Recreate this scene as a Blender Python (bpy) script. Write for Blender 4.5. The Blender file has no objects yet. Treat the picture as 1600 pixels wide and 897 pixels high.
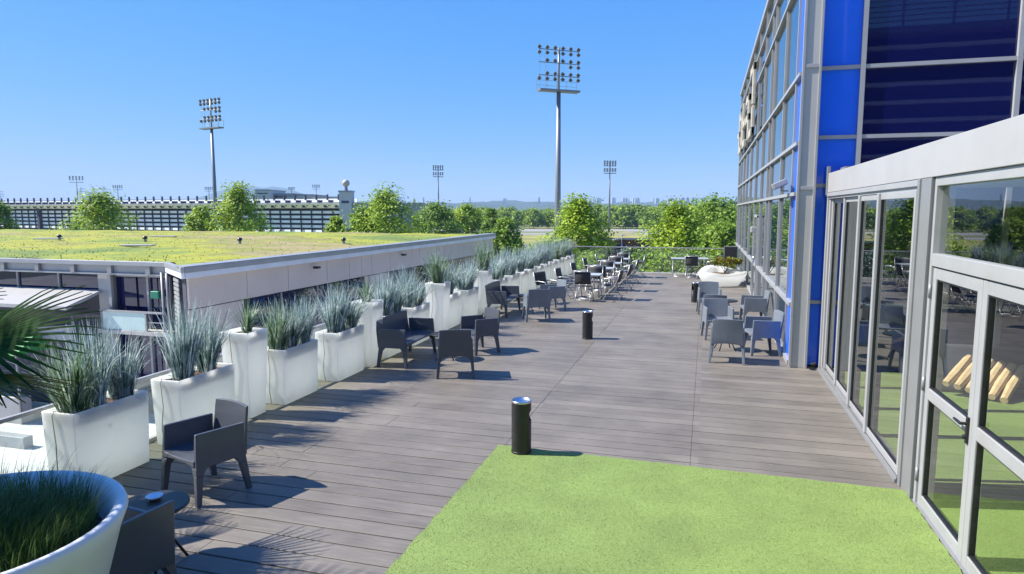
import bpy, math, random
from mathutils import Vector, Matrix, noise
R_ = random.Random(7)
sc = bpy.context.scene
COL = sc.collection
rad = math.radians
PI = math.pi

# ------------------------------------------------------------------ camera, sky, sun, exposure
H_EYE = 2.65
YAW, PITCH = rad(16.12), rad(6.52)
cam = bpy.data.objects.new('camera', bpy.data.cameras.new('camera'))
COL.objects.link(cam)
cam.data.sensor_width = 36
cam.data.lens = 1045 / 1600 * 36
cam.data.clip_start = 0.05
cam.data.clip_end = 12000
cam.location = (0, 0, H_EYE)
cam.rotation_euler = (PI / 2 - PITCH, 0, YAW)
sc.camera = cam

SUN_EL, SUN_AZ = rad(46), rad(12)              # shadows fall towards +X and a little +Y
world = bpy.data.worlds.new('World'); sc.world = world
world.use_nodes = True
wn = world.node_tree
sky = wn.nodes.new('ShaderNodeTexSky'); sky.sky_type = 'NISHITA'
sky.sun_disc = False
sky.sun_elevation = SUN_EL
sky.sun_rotation = rad(270) - SUN_AZ
sky.altitude = 0; sky.air_density = 1.0; sky.dust_density = 0.0; sky.ozone_density = 3.5
bg = wn.nodes['Background']; bg.inputs['Strength'].default_value = 0.082
# a clear, even midday blue: the sky's range from zenith to horizon is softened and tinted
spx = wn.nodes.new('ShaderNodeSeparateColor'); cbx = wn.nodes.new('ShaderNodeCombineColor'); wn.links.new(sky.outputs[0], spx.inputs[0])
for ch, (gam, gain) in enumerate(((1.14, .324), (.545, 1.24), (.05, 5.2))):
    pw_ = wn.nodes.new('ShaderNodeMath'); pw_.operation = 'POWER'; pw_.inputs[1].default_value = gam; wn.links.new(spx.outputs[ch], pw_.inputs[0])
    ml_ = wn.nodes.new('ShaderNodeMath'); ml_.operation = 'MULTIPLY'; ml_.inputs[1].default_value = gain; wn.links.new(pw_.outputs[0], ml_.inputs[0]); wn.links.new(ml_.outputs[0], cbx.inputs[ch])
wn.links.new(cbx.outputs[0], bg.inputs[0])
sl = bpy.data.lights.new('sun', 'SUN'); sl.energy = 5.0; sl.angle = rad(0.5); sl.color = (1.0, 0.94, 0.845)
sun = bpy.data.objects.new('sun', sl); COL.objects.link(sun)
sdir = Vector((math.cos(SUN_EL) * math.cos(SUN_AZ), math.cos(SUN_EL) * math.sin(SUN_AZ), -math.sin(SUN_EL)))
sun.rotation_euler = sdir.to_track_quat('-Z', 'Y').to_euler()
sc.view_settings.view_transform = 'Standard'
sc.view_settings.look = 'None'
sc.view_settings.exposure = 1.07
sc.view_settings.gamma = 1.0
sc.cycles.max_bounces = 8
sc.cycles.transparent_max_bounces = 16
sc.cycles.volume_bounces = 0

# ------------------------------------------------------------------ materials
def nt(name):
    m = bpy.data.materials.new(name); m.use_nodes = True
    return m, m.node_tree, m.node_tree.nodes['Principled BSDF']
def mat(name, col, rough=0.6, metal=0.0, vary=0.12, scale=6.0, bump=0.0, bscale=60.0, ior=1.5, coat=0.0, stain=None, sscale=1.5, samt=0.4, trans=0.0):
    m, t, b = nt(name); N = t.nodes; L = t.links
    tc = N.new('ShaderNodeTexCoord')
    no = N.new('ShaderNodeTexNoise'); no.inputs['Scale'].default_value = scale; no.inputs['Detail'].default_value = 6
    L.new(tc.outputs['Object'], no.inputs['Vector'])
    mr = N.new('ShaderNodeMapRange'); mr.inputs[1].default_value = 0.3; mr.inputs[2].default_value = 0.7
    mr.inputs[3].default_value = 1 - vary; mr.inputs[4].default_value = 1 + vary
    L.new(no.outputs[0], mr.inputs[0])
    mx = N.new('ShaderNodeMix'); mx.data_type = 'RGBA'; mx.blend_type = 'MULTIPLY'; mx.inputs[0].default_value = 1
    mx.inputs[6].default_value = (*col, 1)
    L.new(mr.outputs[0], mx.inputs[7])
    out = mx.outputs[2]
    if stain:
        n2 = N.new('ShaderNodeTexNoise'); n2.inputs['Scale'].default_value = sscale; n2.inputs['Detail'].default_value = 8; n2.inputs['Roughness'].default_value = .7
        L.new(tc.outputs['Object'], n2.inputs['Vector'])
        r2 = N.new('ShaderNodeMapRange'); r2.inputs[1].default_value = 0.5; r2.inputs[2].default_value = 0.72; r2.inputs[3].default_value = 0; r2.inputs[4].default_value = samt
        L.new(n2.outputs[0], r2.inputs[0])
        m2 = N.new('ShaderNodeMix'); m2.data_type = 'RGBA'; m2.inputs[7].default_value = (*stain, 1)
        L.new(r2.outputs[0], m2.inputs[0]); L.new(out, m2.inputs[6]); out = m2.outputs[2]
    L.new(out, b.inputs['Base Color'])
    b.inputs['Roughness'].default_value = rough; b.inputs['Metallic'].default_value = metal; b.inputs['IOR'].default_value = ior
    b.inputs['Coat Weight'].default_value = coat
    if bump:
        nb = N.new('ShaderNodeTexNoise'); nb.inputs['Scale'].default_value = bscale; nb.inputs['Detail'].default_value = 4
        L.new(tc.outputs['Object'], nb.inputs['Vector'])
        bp = N.new('ShaderNodeBump'); bp.inputs['Strength'].default_value = bump; bp.inputs['Distance'].default_value = 0.01
        L.new(nb.outputs[0], bp.inputs['Height']); L.new(bp.outputs[0], b.inputs['Normal'])
    return m

def leaf_mat(name, cols, scale=1.0, rough=0.5, trans=0.35, isl=0.22):
    """foliage: random tone per leaf patch from position noise, with some light coming through"""
    m, t, b = nt(name); N = t.nodes; L = t.links
    tc = N.new('ShaderNodeTexCoord'); no = N.new('ShaderNodeTexNoise')
    no.inputs['Scale'].default_value = scale; no.inputs['Detail'].default_value = 5; no.inputs['Roughness'].default_value = .75
    L.new(tc.outputs['Object'], no.inputs['Vector'])
    cr = N.new('ShaderNodeValToRGB'); e = cr.color_ramp.elements
    k = len(cols)
    while len(e) < k: e.new(0.5)
    for i, c in enumerate(cols):
        e[i].position = 0.32 + 0.36 * i / (k - 1); e[i].color = (*c, 1)
    ge = N.new('ShaderNodeNewGeometry'); mxf = N.new('ShaderNodeMath'); mxf.operation = 'MULTIPLY_ADD'
    mxf.inputs[1].default_value = isl; L.new(ge.outputs['Random Per Island'], mxf.inputs[0]); sb_ = N.new('ShaderNodeMath'); sb_.operation = 'SUBTRACT'; sb_.inputs[1].default_value = isl/2
    L.new(no.outputs[0], mxf.inputs[2]); L.new(mxf.outputs[0], sb_.inputs[0])
    L.new(sb_.outputs[0], cr.inputs[0]); L.new(cr.outputs[0], b.inputs['Base Color'])
    b.inputs['Roughness'].default_value = rough
    b.inputs['Specular IOR Level'].default_value = .15 if 'palm' in name else .3
    tr = N.new('ShaderNodeBsdfTranslucent'); L.new(cr.outputs[0], tr.inputs[0])
    ms = N.new('ShaderNodeMixShader'); ms.inputs[0].default_value = trans
    L.new(b.outputs[0], ms.inputs[1]); L.new(tr.outputs[0], ms.inputs[2])
    L.new(ms.outputs[0], N['Material Output'].inputs[0])
    return m

def deck_mat():
    m, t, b = nt('composite_board'); N = t.nodes; L = t.links
    tc = N.new('ShaderNodeTexCoord')
    sp = N.new('ShaderNodeSeparateXYZ'); L.new(tc.outputs['Object'], sp.inputs[0])
    dv = N.new('ShaderNodeMath'); dv.operation = 'DIVIDE'; dv.inputs[1].default_value = 0.2145; L.new(sp.outputs[1], dv.inputs[0])
    fl = N.new('ShaderNodeMath'); fl.operation = 'FLOOR'; L.new(dv.outputs[0], fl.inputs[0])
    dx = N.new('ShaderNodeMath'); dx.operation = 'DIVIDE'; dx.inputs[1].default_value = 2.08; L.new(sp.outputs[0], dx.inputs[0])
    fx = N.new('ShaderNodeMath'); fx.operation = 'FLOOR'; L.new(dx.outputs[0], fx.inputs[0])
    cb = N.new('ShaderNodeCombineXYZ'); L.new(fl.outputs[0], cb.inputs[0]); L.new(fx.outputs[0], cb.inputs[1])
    wn_ = N.new('ShaderNodeTexWhiteNoise'); L.new(cb.outputs[0], wn_.inputs[0])
    mp = N.new('ShaderNodeMapping'); mp.inputs['Scale'].default_value = (1.2, 26, 1); L.new(tc.outputs['Object'], mp.inputs[0])
    n1 = N.new('ShaderNodeTexNoise'); n1.inputs['Scale'].default_value = 2.0; n1.inputs['Detail'].default_value = 8; n1.inputs['Roughness'].default_value = .65
    L.new(mp.outputs[0], n1.inputs['Vector'])
    n2 = N.new('ShaderNodeTexNoise'); n2.inputs['Scale'].default_value = 1.1; n2.inputs['Detail'].default_value = 7; n2.inputs['Roughness'].default_value = .6
    L.new(tc.outputs['Object'], n2.inputs['Vector'])
    def ma(op, a, b_):
        n = N.new('ShaderNodeMath'); n.operation = op
        for i, v in enumerate((a, b_)):
            if isinstance(v, (int, float)): n.inputs[i].default_value = v
            else: L.new(v, n.inputs[i])
        return n.outputs[0]
    v = ma('ADD', ma('MULTIPLY', wn_.outputs[0], .10), ma('MULTIPLY', n1.outputs[0], .45))
    v = ma('ADD', v, ma('MULTIPLY', n2.outputs[0], .38))
    cr = N.new('ShaderNodeValToRGB'); e = cr.color_ramp.elements
    e[0].position = .33; e[0].color = (.095, .084, .071, 1); e[1].position = .72; e[1].color = (.245, .218, .185, 1)
    L.new(v, cr.inputs[0])
    # scuffs and drips: pale specks
    n3 = N.new('ShaderNodeTexNoise'); n3.inputs['Scale'].default_value = 9; n3.inputs['Detail'].default_value = 3
    L.new(tc.outputs['Object'], n3.inputs['Vector'])
    r3 = N.new('ShaderNodeMapRange'); r3.inputs[1].default_value = .72; r3.inputs[2].default_value = .78; r3.inputs[4].default_value = .35
    L.new(n3.outputs[0], r3.inputs[0])
    mx = N.new('ShaderNodeMix'); mx.data_type = 'RGBA'; mx.inputs[7].default_value = (.3, .28, .26, 1)
    L.new(r3.outputs[0], mx.inputs[0]); L.new(cr.outputs[0], mx.inputs[6])
    # greenish damp strip beside the planters
    rg = N.new('ShaderNodeMapRange'); rg.inputs[1].default_value = -5.0; rg.inputs[2].default_value = -5.6; rg.inputs[4].default_value = .75
    ad = ma('ADD', sp.outputs[0], ma('MULTIPLY', n2.outputs[0], .9)); ad = ma('SUBTRACT', ad, .45)
    L.new(ad, rg.inputs[0])
    mg = N.new('ShaderNodeMix'); mg.data_type = 'RGBA'; mg.inputs[7].default_value = (.13, .125, .07, 1)
    L.new(rg.outputs[0], mg.inputs[0]); L.new(mx.outputs[2], mg.inputs[6])
    L.new(mg.outputs[2], b.inputs['Base Color'])
    rr = N.new('ShaderNodeMapRange'); rr.inputs[3].default_value = .42; rr.inputs[4].default_value = .7; L.new(n1.outputs[0], rr.inputs[0])
    L.new(rr.outputs[0], b.inputs['Roughness'])
    bp = N.new('ShaderNodeBump'); bp.inputs['Strength'].default_value = .35; bp.inputs['Distance'].default_value = .004
    L.new(n1.outputs[0], bp.inputs['Height']); L.new(bp.outputs[0], b.inputs['Normal'])
    return m

def turf_mat():
    m, t, b = nt('artificial_turf'); N = t.nodes; L = t.links
    tc = N.new('ShaderNodeTexCoord')
    vo = N.new('ShaderNodeTexNoise'); vo.inputs['Scale'].default_value = 80; vo.inputs['Detail'].default_value = 3; vo.inputs['Distortion'].default_value = 2.2
    L.new(tc.outputs['Object'], vo.inputs['Vector'])
    n2 = N.new('ShaderNodeTexNoise'); n2.inputs['Scale'].default_value = 1.6; n2.inputs['Detail'].default_value = 7
    L.new(tc.outputs['Object'], n2.inputs['Vector'])
    cr = N.new('ShaderNodeValToRGB'); e = cr.color_ramp.elements
    e[0].position = .34; e[0].color = (.13, .20, .045, 1); e[1].position = .66; e[1].color = (.265, .365, .095, 1)
    L.new(vo.outputs[0], cr.inputs[0])
    r = N.new('ShaderNodeMapRange'); r.inputs[1].default_value = .3; r.inputs[2].default_value = .7; r.inputs[3].default_value = .84; r.inputs[4].default_value = 1.1
    L.new(n2.outputs[0], r.inputs[0])
    mx = N.new('ShaderNodeMix'); mx.data_type = 'RGBA'; mx.blend_type = 'MULTIPLY'; mx.inputs[0].default_value = 1
    L.new(cr.outputs[0], mx.inputs[6]); L.new(r.outputs[0], mx.inputs[7])
    L.new(mx.outputs[2], b.inputs['Base Color']); b.inputs['Roughness'].default_value = .75
    bp = N.new('ShaderNodeBump'); bp.inputs['Strength'].default_value = .8; bp.inputs['Distance'].default_value = .012
    L.new(vo.outputs[0], bp.inputs['Height']); L.new(bp.outputs[0], b.inputs['Normal'])
    return m

def clear_glass(name, tint, ior, base=0.0):
    m = bpy.data.materials.new(name); m.use_nodes = True; t = m.node_tree; N = t.nodes; L = t.links
    N.remove(N['Principled BSDF'])
    ge = N.new('ShaderNodeNewGeometry'); dt = N.new('ShaderNodeVectorMath'); dt.operation = 'DOT_PRODUCT'
    L.new(ge.outputs['Incoming'], dt.inputs[0]); L.new(ge.outputs['True Normal'], dt.inputs[1])
    def mm(op, a, b_):
        n = N.new('ShaderNodeMath'); n.operation = op; n.use_clamp = True
        for i, v in enumerate((a, b_)):
            if isinstance(v, (int, float)): n.inputs[i].default_value = v
            elif v is not None: L.new(v, n.inputs[i])
        return n.outputs[0]
    ab = N.new('ShaderNodeMath'); ab.operation = 'ABSOLUTE'; L.new(dt.outputs['Value'], ab.inputs[0])
    f0 = 2*((ior-1)/(ior+1))**2 + base
    pw = mm('POWER', mm('SUBTRACT', 1.0, ab.outputs[0]), 4.0)
    mr = N.new('ShaderNodeMapRange'); mr.inputs[3].default_value = f0; mr.inputs[4].default_value = 1
    L.new(pw, mr.inputs[0])
    tr = N.new('ShaderNodeBsdfTransparent'); tr.inputs[0].default_value = (*tint, 1)
    gl = N.new('ShaderNodeBsdfGlossy'); gl.inputs['Roughness'].default_value = 0.0; gl.inputs[0].default_value = (.95, .97, .97, 1)
    no = N.new('ShaderNodeTexNoise'); no.inputs['Scale'].default_value = .8
    tc = N.new('ShaderNodeTexCoord'); L.new(tc.outputs['Object'], no.inputs['Vector'])
    bp = N.new('ShaderNodeBump'); bp.inputs['Strength'].default_value = .05; bp.inputs['Distance'].default_value = .02
    L.new(no.outputs[0], bp.inputs['Height']); L.new(bp.outputs[0], gl.inputs['Normal'])
    ms = N.new('ShaderNodeMixShader'); L.new(mr.outputs[0], ms.inputs[0]); L.new(tr.outputs[0], ms.inputs[1]); L.new(gl.outputs[0], ms.inputs[2])
    L.new(ms.outputs[0], N['Material Output'].inputs[0])
    return m
def dark_glass(name, col, ior=1.9, wav=.06):
    m, t, b = nt(name); N = t.nodes; L = t.links
    b.inputs['Base Color'].default_value = (*col, 1); b.inputs['Roughness'].default_value = .015; b.inputs['IOR'].default_value = ior
    no = N.new('ShaderNodeTexNoise'); no.inputs['Scale'].default_value = .7; tc = N.new('ShaderNodeTexCoord'); L.new(tc.outputs['Object'], no.inputs['Vector'])
    bp = N.new('ShaderNodeBump'); bp.inputs['Strength'].default_value = wav; bp.inputs['Distance'].default_value = .03
    L.new(no.outputs[0], bp.inputs['Height']); L.new(bp.outputs[0], b.inputs['Normal'])
    return m
def roof_mat():
    m, t, b = nt('sedum_roof'); N = t.nodes; L = t.links
    tc = N.new('ShaderNodeTexCoord')
    n1 = N.new('ShaderNodeTexNoise'); n1.inputs['Scale'].default_value = .13; n1.inputs['Detail'].default_value = 8; n1.inputs['Roughness'].default_value = .65
    mp = N.new('ShaderNodeMapping'); mp.inputs['Scale'].default_value = (.5, 1, 1); L.new(tc.outputs['Object'], mp.inputs[0]); L.new(mp.outputs[0], n1.inputs['Vector'])
    cr = N.new('ShaderNodeValToRGB'); e = cr.color_ramp.elements
    while len(e) < 5: e.new(.5)
    for i, (p, c) in enumerate([(.38, (.10, .15, .022)), (.455, (.16, .21, .025)), (.51, (.29, .29, .015)), (.555, (.18, .19, .03)), (.62, (.27, .22, .095))]):
        e[i].position = p; e[i].color = (*c, 1)
    L.new(n1.outputs[0], cr.inputs[0])
    n2 = N.new('ShaderNodeTexNoise'); n2.inputs['Scale'].default_value = 3.5; n2.inputs['Detail'].default_value = 6
    L.new(tc.outputs['Object'], n2.inputs['Vector'])
    r = N.new('ShaderNodeMapRange'); r.inputs[1].default_value = .3; r.inputs[2].default_value = .7; r.inputs[3].default_value = .8; r.inputs[4].default_value = 1.15
    L.new(n2.outputs[0], r.inputs[0])
    mx = N.new('ShaderNodeMix'); mx.data_type = 'RGBA'; mx.blend_type = 'MULTIPLY'; mx.inputs[0].default_value = 1
    L.new(cr.outputs[0], mx.inputs[6]); L.new(r.outputs[0], mx.inputs[7]); L.new(mx.outputs[2], b.inputs['Base Color'])
    b.inputs['Roughness'].default_value = .9
    return m
def ground_mat():
    m, t, b = nt('far_ground'); N = t.nodes; L = t.links
    tc = N.new('ShaderNodeTexCoord')
    n1 = N.new('ShaderNodeTexNoise'); n1.inputs['Scale'].default_value = .02; n1.inputs['Detail'].default_value = 8
    L.new(tc.outputs['Object'], n1.inputs['Vector'])
    cr = N.new('ShaderNodeValToRGB'); e = cr.color_ramp.elements
    while len(e) < 4: e.new(.5)
    for i, (p, c) in enumerate([(.35, (.07, .11, .03)), (.48, (.14, .17, .05)), (.58, (.24, .22, .10)), (.68, (.30, .27, .2))]):
        e[i].position = p; e[i].color = (*c, 1)
    L.new(n1.outputs[0], cr.inputs[0]); L.new(cr.outputs[0], b.inputs['Base Color']); b.inputs['Roughness'].default_value = .95
    return m
def paving_mat():
    m, t, b = nt('pale_paving'); N = t.nodes; L = t.links
    tc = N.new('ShaderNodeTexCoord')
    br = N.new('ShaderNodeTexBrick'); br.inputs['Scale'].default_value = 1.0; br.inputs['Mortar Size'].default_value = .012
    br.inputs['Brick Width'].default_value = .8; br.inputs['Row Height'].default_value = .4
    br.inputs['Color1'].default_value = (.62, .61, .57, 1); br.inputs['Color2'].default_value = (.56, .55, .51, 1); br.inputs['Mortar'].default_value = (.40, .39, .36, 1)
    L.new(tc.outputs['Object'], br.inputs['Vector'])
    no = N.new('ShaderNodeTexNoise'); no.inputs['Scale'].default_value = .6; no.inputs['Detail'].default_value = 7; L.new(tc.outputs['Object'], no.inputs['Vector'])
    r = N.new('ShaderNodeMapRange'); r.inputs[1].default_value = .3; r.inputs[2].default_value = .7; r.inputs[3].default_value = .82; r.inputs[4].default_value = 1.1
    L.new(no.outputs[0], r.inputs[0])
    mx = N.new('ShaderNodeMix'); mx.data_type = 'RGBA'; mx.blend_type = 'MULTIPLY'; mx.inputs[0].default_value = 1
    L.new(br.outputs[0], mx.inputs[6]); L.new(r.outputs[0], mx.inputs[7]); L.new(mx.outputs[2], b.inputs['Base Color']); b.inputs['Roughness'].default_value = .8
    return m

M = dict(
    deck=deck_mat(), turf=turf_mat(), roof=roof_mat(), ground=ground_mat(), paving=paving_mat(),
    alu=mat('pale_painted_aluminium', (.30, .305, .315), .38, 0, .05, 3, stain=(.24, .23, .21), sscale=2.2, samt=.35),
    alu2=mat('grey_aluminium_profile', (.25, .255, .26), .35, .3, .06, 3),
    white=mat('white_coated_beam', (.335, .335, .34), .45, 0, .04, 2, stain=(.27, .26, .245), sscale=1.4, samt=.3),
    pillar=mat('pillar_sheet', (.38, .38, .37), .5, 0, .06, 1.6, stain=(.42, .40, .36), sscale=2.5, samt=.4),
    blue=mat('blue_enamel_panel', (.002, .13, .82), .22, 0, .06, 1.2, coat=.3),
    navy=dark_glass('navy_coated_window', (.004, .006, .055), 1.6, .03),
    sky_glass=dark_glass('mirror_facade_glass', (.012, .03, .05), 2.6, .02),
    glass=clear_glass('clear_pane', (.92, .96, .94), 1.45, .03),
    rail_glass=clear_glass('balustrade_pane', (.93, .975, .96), 1.5, .02),
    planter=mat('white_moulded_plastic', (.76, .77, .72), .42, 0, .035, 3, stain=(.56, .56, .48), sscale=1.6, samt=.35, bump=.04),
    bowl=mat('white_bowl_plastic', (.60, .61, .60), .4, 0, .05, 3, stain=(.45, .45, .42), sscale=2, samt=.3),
    soil=mat('planter_soil', (.075, .045, .03), .95, 0, .6, 26, bump=1, bscale=50, stain=(.30, .19, .10), sscale=20, samt=.8),
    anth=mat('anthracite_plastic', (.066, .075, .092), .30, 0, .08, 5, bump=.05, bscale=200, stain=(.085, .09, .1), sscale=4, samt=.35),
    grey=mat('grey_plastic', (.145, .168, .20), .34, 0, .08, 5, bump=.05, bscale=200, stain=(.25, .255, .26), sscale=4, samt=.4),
    black=mat('black_metal', (.012, .012, .013), .4, 0, .2, 12, stain=(.05, .05, .05), sscale=9, samt=.4),
    steel=mat('brushed_steel', (.62, .62, .62), .28, 1, .05, 20),
    lmetal=mat('light_tube_metal', (.42, .43, .44), .35, .5, .06, 8),
    sling=mat('dark_sling_fabric', (.03, .032, .036), .75, 0, .2, 40),
    ttop=mat('table_top_laminate', (.40, .44, .47), .3, 0, .08, 5),
    mast=mat('galvanised_mast', (.20, .21, .225), .5, .3, .08, .6),
    lamp=mat('floodlight_housing', (.09, .085, .08), .5, .2, .2, 3),
    bark=mat('bark', (.10, .07, .045), .9, 0, .35, 6, bump=.8, bscale=12),
    stand_l=mat('stand_pale_cladding', (.86, .87, .90), .55, 0, .06, .5),
    stand_d=mat('stand_dark_structure', (.045, .048, .075), .7, 0, .2, .4),  # even dark tone for the structure behind the pale bands
    conc=mat('pale_concrete', (.40, .39, .37), .85, 0, .12, .9, stain=(.28, .27, .25), sscale=.8, samt=.4),
    cladding=mat('grey_wall_panel', (.56, .48, .42), .7, 0, .05, .6, stain=(.44, .38, .34), sscale=.7, samt=.3),
    gutter=mat('zinc_edge', (.30, .31, .33), .45, .3, .08, 1.5),
    asphalt=mat('asphalt', (.15, .15, .155), .95, 0, .2, .3),
    road=mat('worn_road', (.26, .25, .25), .95, 0, .12, .1),
    brown=mat('brown_cladding', (.085, .028, .02), .8, 0, .2, .8),
    yroof=mat('dry_grass_roof', (.27, .25, .05), .95, 0, .35, .4),
    drygrass=mat('dry_grass', (.24, .24, .06), .95, 0, .35, .12),
    hill=mat('wooded_hill', (.03, .05, .04), .95, 0, .45, .012, bump=1, bscale=.02),
    hwhite=mat('town_wall', (.55, .53, .50), .8, 0, .1, .05),
    hgrey=mat('town_wall_grey', (.30, .31, .33), .8, 0, .1, .05),
    green_cloth=mat('green_cloth', (.03, .22, .04), .7),
    green_box=mat('green_plastic_box', (.01, .16, .10), .5),
    red_cloth=mat('red_cloth', (.55, .02, .015), .8), blue_cloth=mat('blue_cloth', (.03, .06, .25), .8), skin=mat('skin', (.42, .22, .15), .6),
    hairm=mat('dark_hair', (.02, .012, .008), .7),
    cushion=mat('tan_bolster', (.62, .44, .24), .7, 0, .15, 9, stain=(.42, .27, .13), sscale=7, samt=.6),
    inner_wall=mat('interior_wall', (.055, .055, .06), .8),
    frost=mat('frosted_rail_glass', (.42, .56, .55), .15, 0, .06, 2),
    fascia=mat('pale_metal_fascia', (.62, .65, .70), .45, 0, .06, 1.2, stain=(.45, .46, .48), sscale=1.1, samt=.4),
    inner_roof=mat('interior_ceiling', (.35, .35, .35), .8),
    cream=mat('cream_letter', (.42, .39, .33), .5), cable=mat('grey_cable', (.36, .35, .30), .6),
    cup=mat('white_cup', (.75, .78, .82), .25),
    grass_blue=leaf_mat('blue_grey_blades', [(.055, .10, .085), (.20, .295, .27), (.38, .49, .465), (.72, .80, .78)], 7, .45, .38, .34),
    grass_green=leaf_mat('green_blue_blades', [(.05, .10, .035), (.13, .22, .10), (.28, .38, .26), (.58, .66, .56)], 7, .45, .38, .34),
    grass_dark=leaf_mat('dark_green_blades', [(.03, .06, .012), (.07, .13, .026), (.13, .21, .05)], 9, .4, .25),
    palm=leaf_mat('palm_leaf', [(.006, .030, .003), (.014, .058, .006), (.028, .095, .010)], 3, .75, .2),
    palm_y=leaf_mat('yellowing_palm_leaf', [(.06, .07, .01), (.13, .13, .015), (.2, .17, .03)], 3, .4, .3),
    leaf_a=leaf_mat('bright_leaves', [(.08, .15, .012), (.20, .32, .018), (.33, .46, .025), (.46, .56, .05)], .9, .5, .35),
    leaf_b=leaf_mat('green_leaves', [(.05, .11, .012), (.12, .22, .02), (.21, .33, .03), (.32, .43, .05)], .9, .5, .35),
    leaf_far=leaf_mat('far_leaves', [(.07, .13, .02), (.16, .26, .03), (.26, .38, .04), (.36, .46, .06)], .22, .6, .3),
    leaf_red=leaf_mat('red_green_leaves', [(.25, .04, .015), (.16, .13, .015), (.2, .28, .03), (.32, .36, .04)], 5, .5, .35),
)

def translucent(m, amt, col):
    t = m.node_tree; N = t.nodes; L = t.links; b = N['Principled BSDF']
    tr = N.new('ShaderNodeBsdfTranslucent'); tr.inputs[0].default_value = (*col, 1)
    ms = N.new('ShaderNodeMixShader'); ms.inputs[0].default_value = amt
    L.new(b.outputs[0], ms.inputs[1]); L.new(tr.outputs[0], ms.inputs[2]); L.new(ms.outputs[0], N['Material Output'].inputs[0])
def foot_dirt(m, col, z0=.0, z1=.16, amt=.55):
    t = m.node_tree; N = t.nodes; L = t.links; b = N['Principled BSDF']; src_ = b.inputs['Base Color'].links[0].from_socket
    tc = N.new('ShaderNodeTexCoord'); sp = N.new('ShaderNodeSeparateXYZ'); L.new(tc.outputs['Object'], sp.inputs[0])
    no = N.new('ShaderNodeTexNoise'); no.inputs['Scale'].default_value = 9; no.inputs['Detail'].default_value = 8; L.new(tc.outputs['Object'], no.inputs['Vector'])
    ad = N.new('ShaderNodeMath'); ad.operation = 'MULTIPLY_ADD'; ad.inputs[1].default_value = -.28; L.new(no.outputs[0], ad.inputs[0]); L.new(sp.outputs[2], ad.inputs[2])
    mr = N.new('ShaderNodeMapRange'); mr.inputs[1].default_value = z1-.14; mr.inputs[2].default_value = z0-.14; mr.inputs[4].default_value = amt; L.new(ad.outputs[0], mr.inputs[0])
    mp = N.new('ShaderNodeMapping'); mp.inputs['Scale'].default_value = (14, 14, .7); L.new(tc.outputs['Object'], mp.inputs[0])
    n2 = N.new('ShaderNodeTexNoise'); n2.inputs['Scale'].default_value = 1.6; n2.inputs['Detail'].default_value = 5; L.new(mp.outputs[0], n2.inputs['Vector'])
    m2 = N.new('ShaderNodeMapRange'); m2.inputs[1].default_value = .60; m2.inputs[2].default_value = .78; m2.inputs[4].default_value = .15; L.new(n2.outputs[0], m2.inputs[0])
    mxx = N.new('ShaderNodeMath'); mxx.operation = 'MAXIMUM'; L.new(mr.outputs[0], mxx.inputs[0]); L.new(m2.outputs[0], mxx.inputs[1])
    mx = N.new('ShaderNodeMix'); mx.data_type = 'RGBA'; mx.inputs[7].default_value = (*col, 1); L.new(mxx.outputs[0], mx.inputs[0]); L.new(src_, mx.inputs[6]); L.new(mx.outputs[2], b.inputs['Base Color'])
foot_dirt(M['planter'], (.34, .33, .24))
translucent(M['planter'], .60, (.97, .975, .955))
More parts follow.
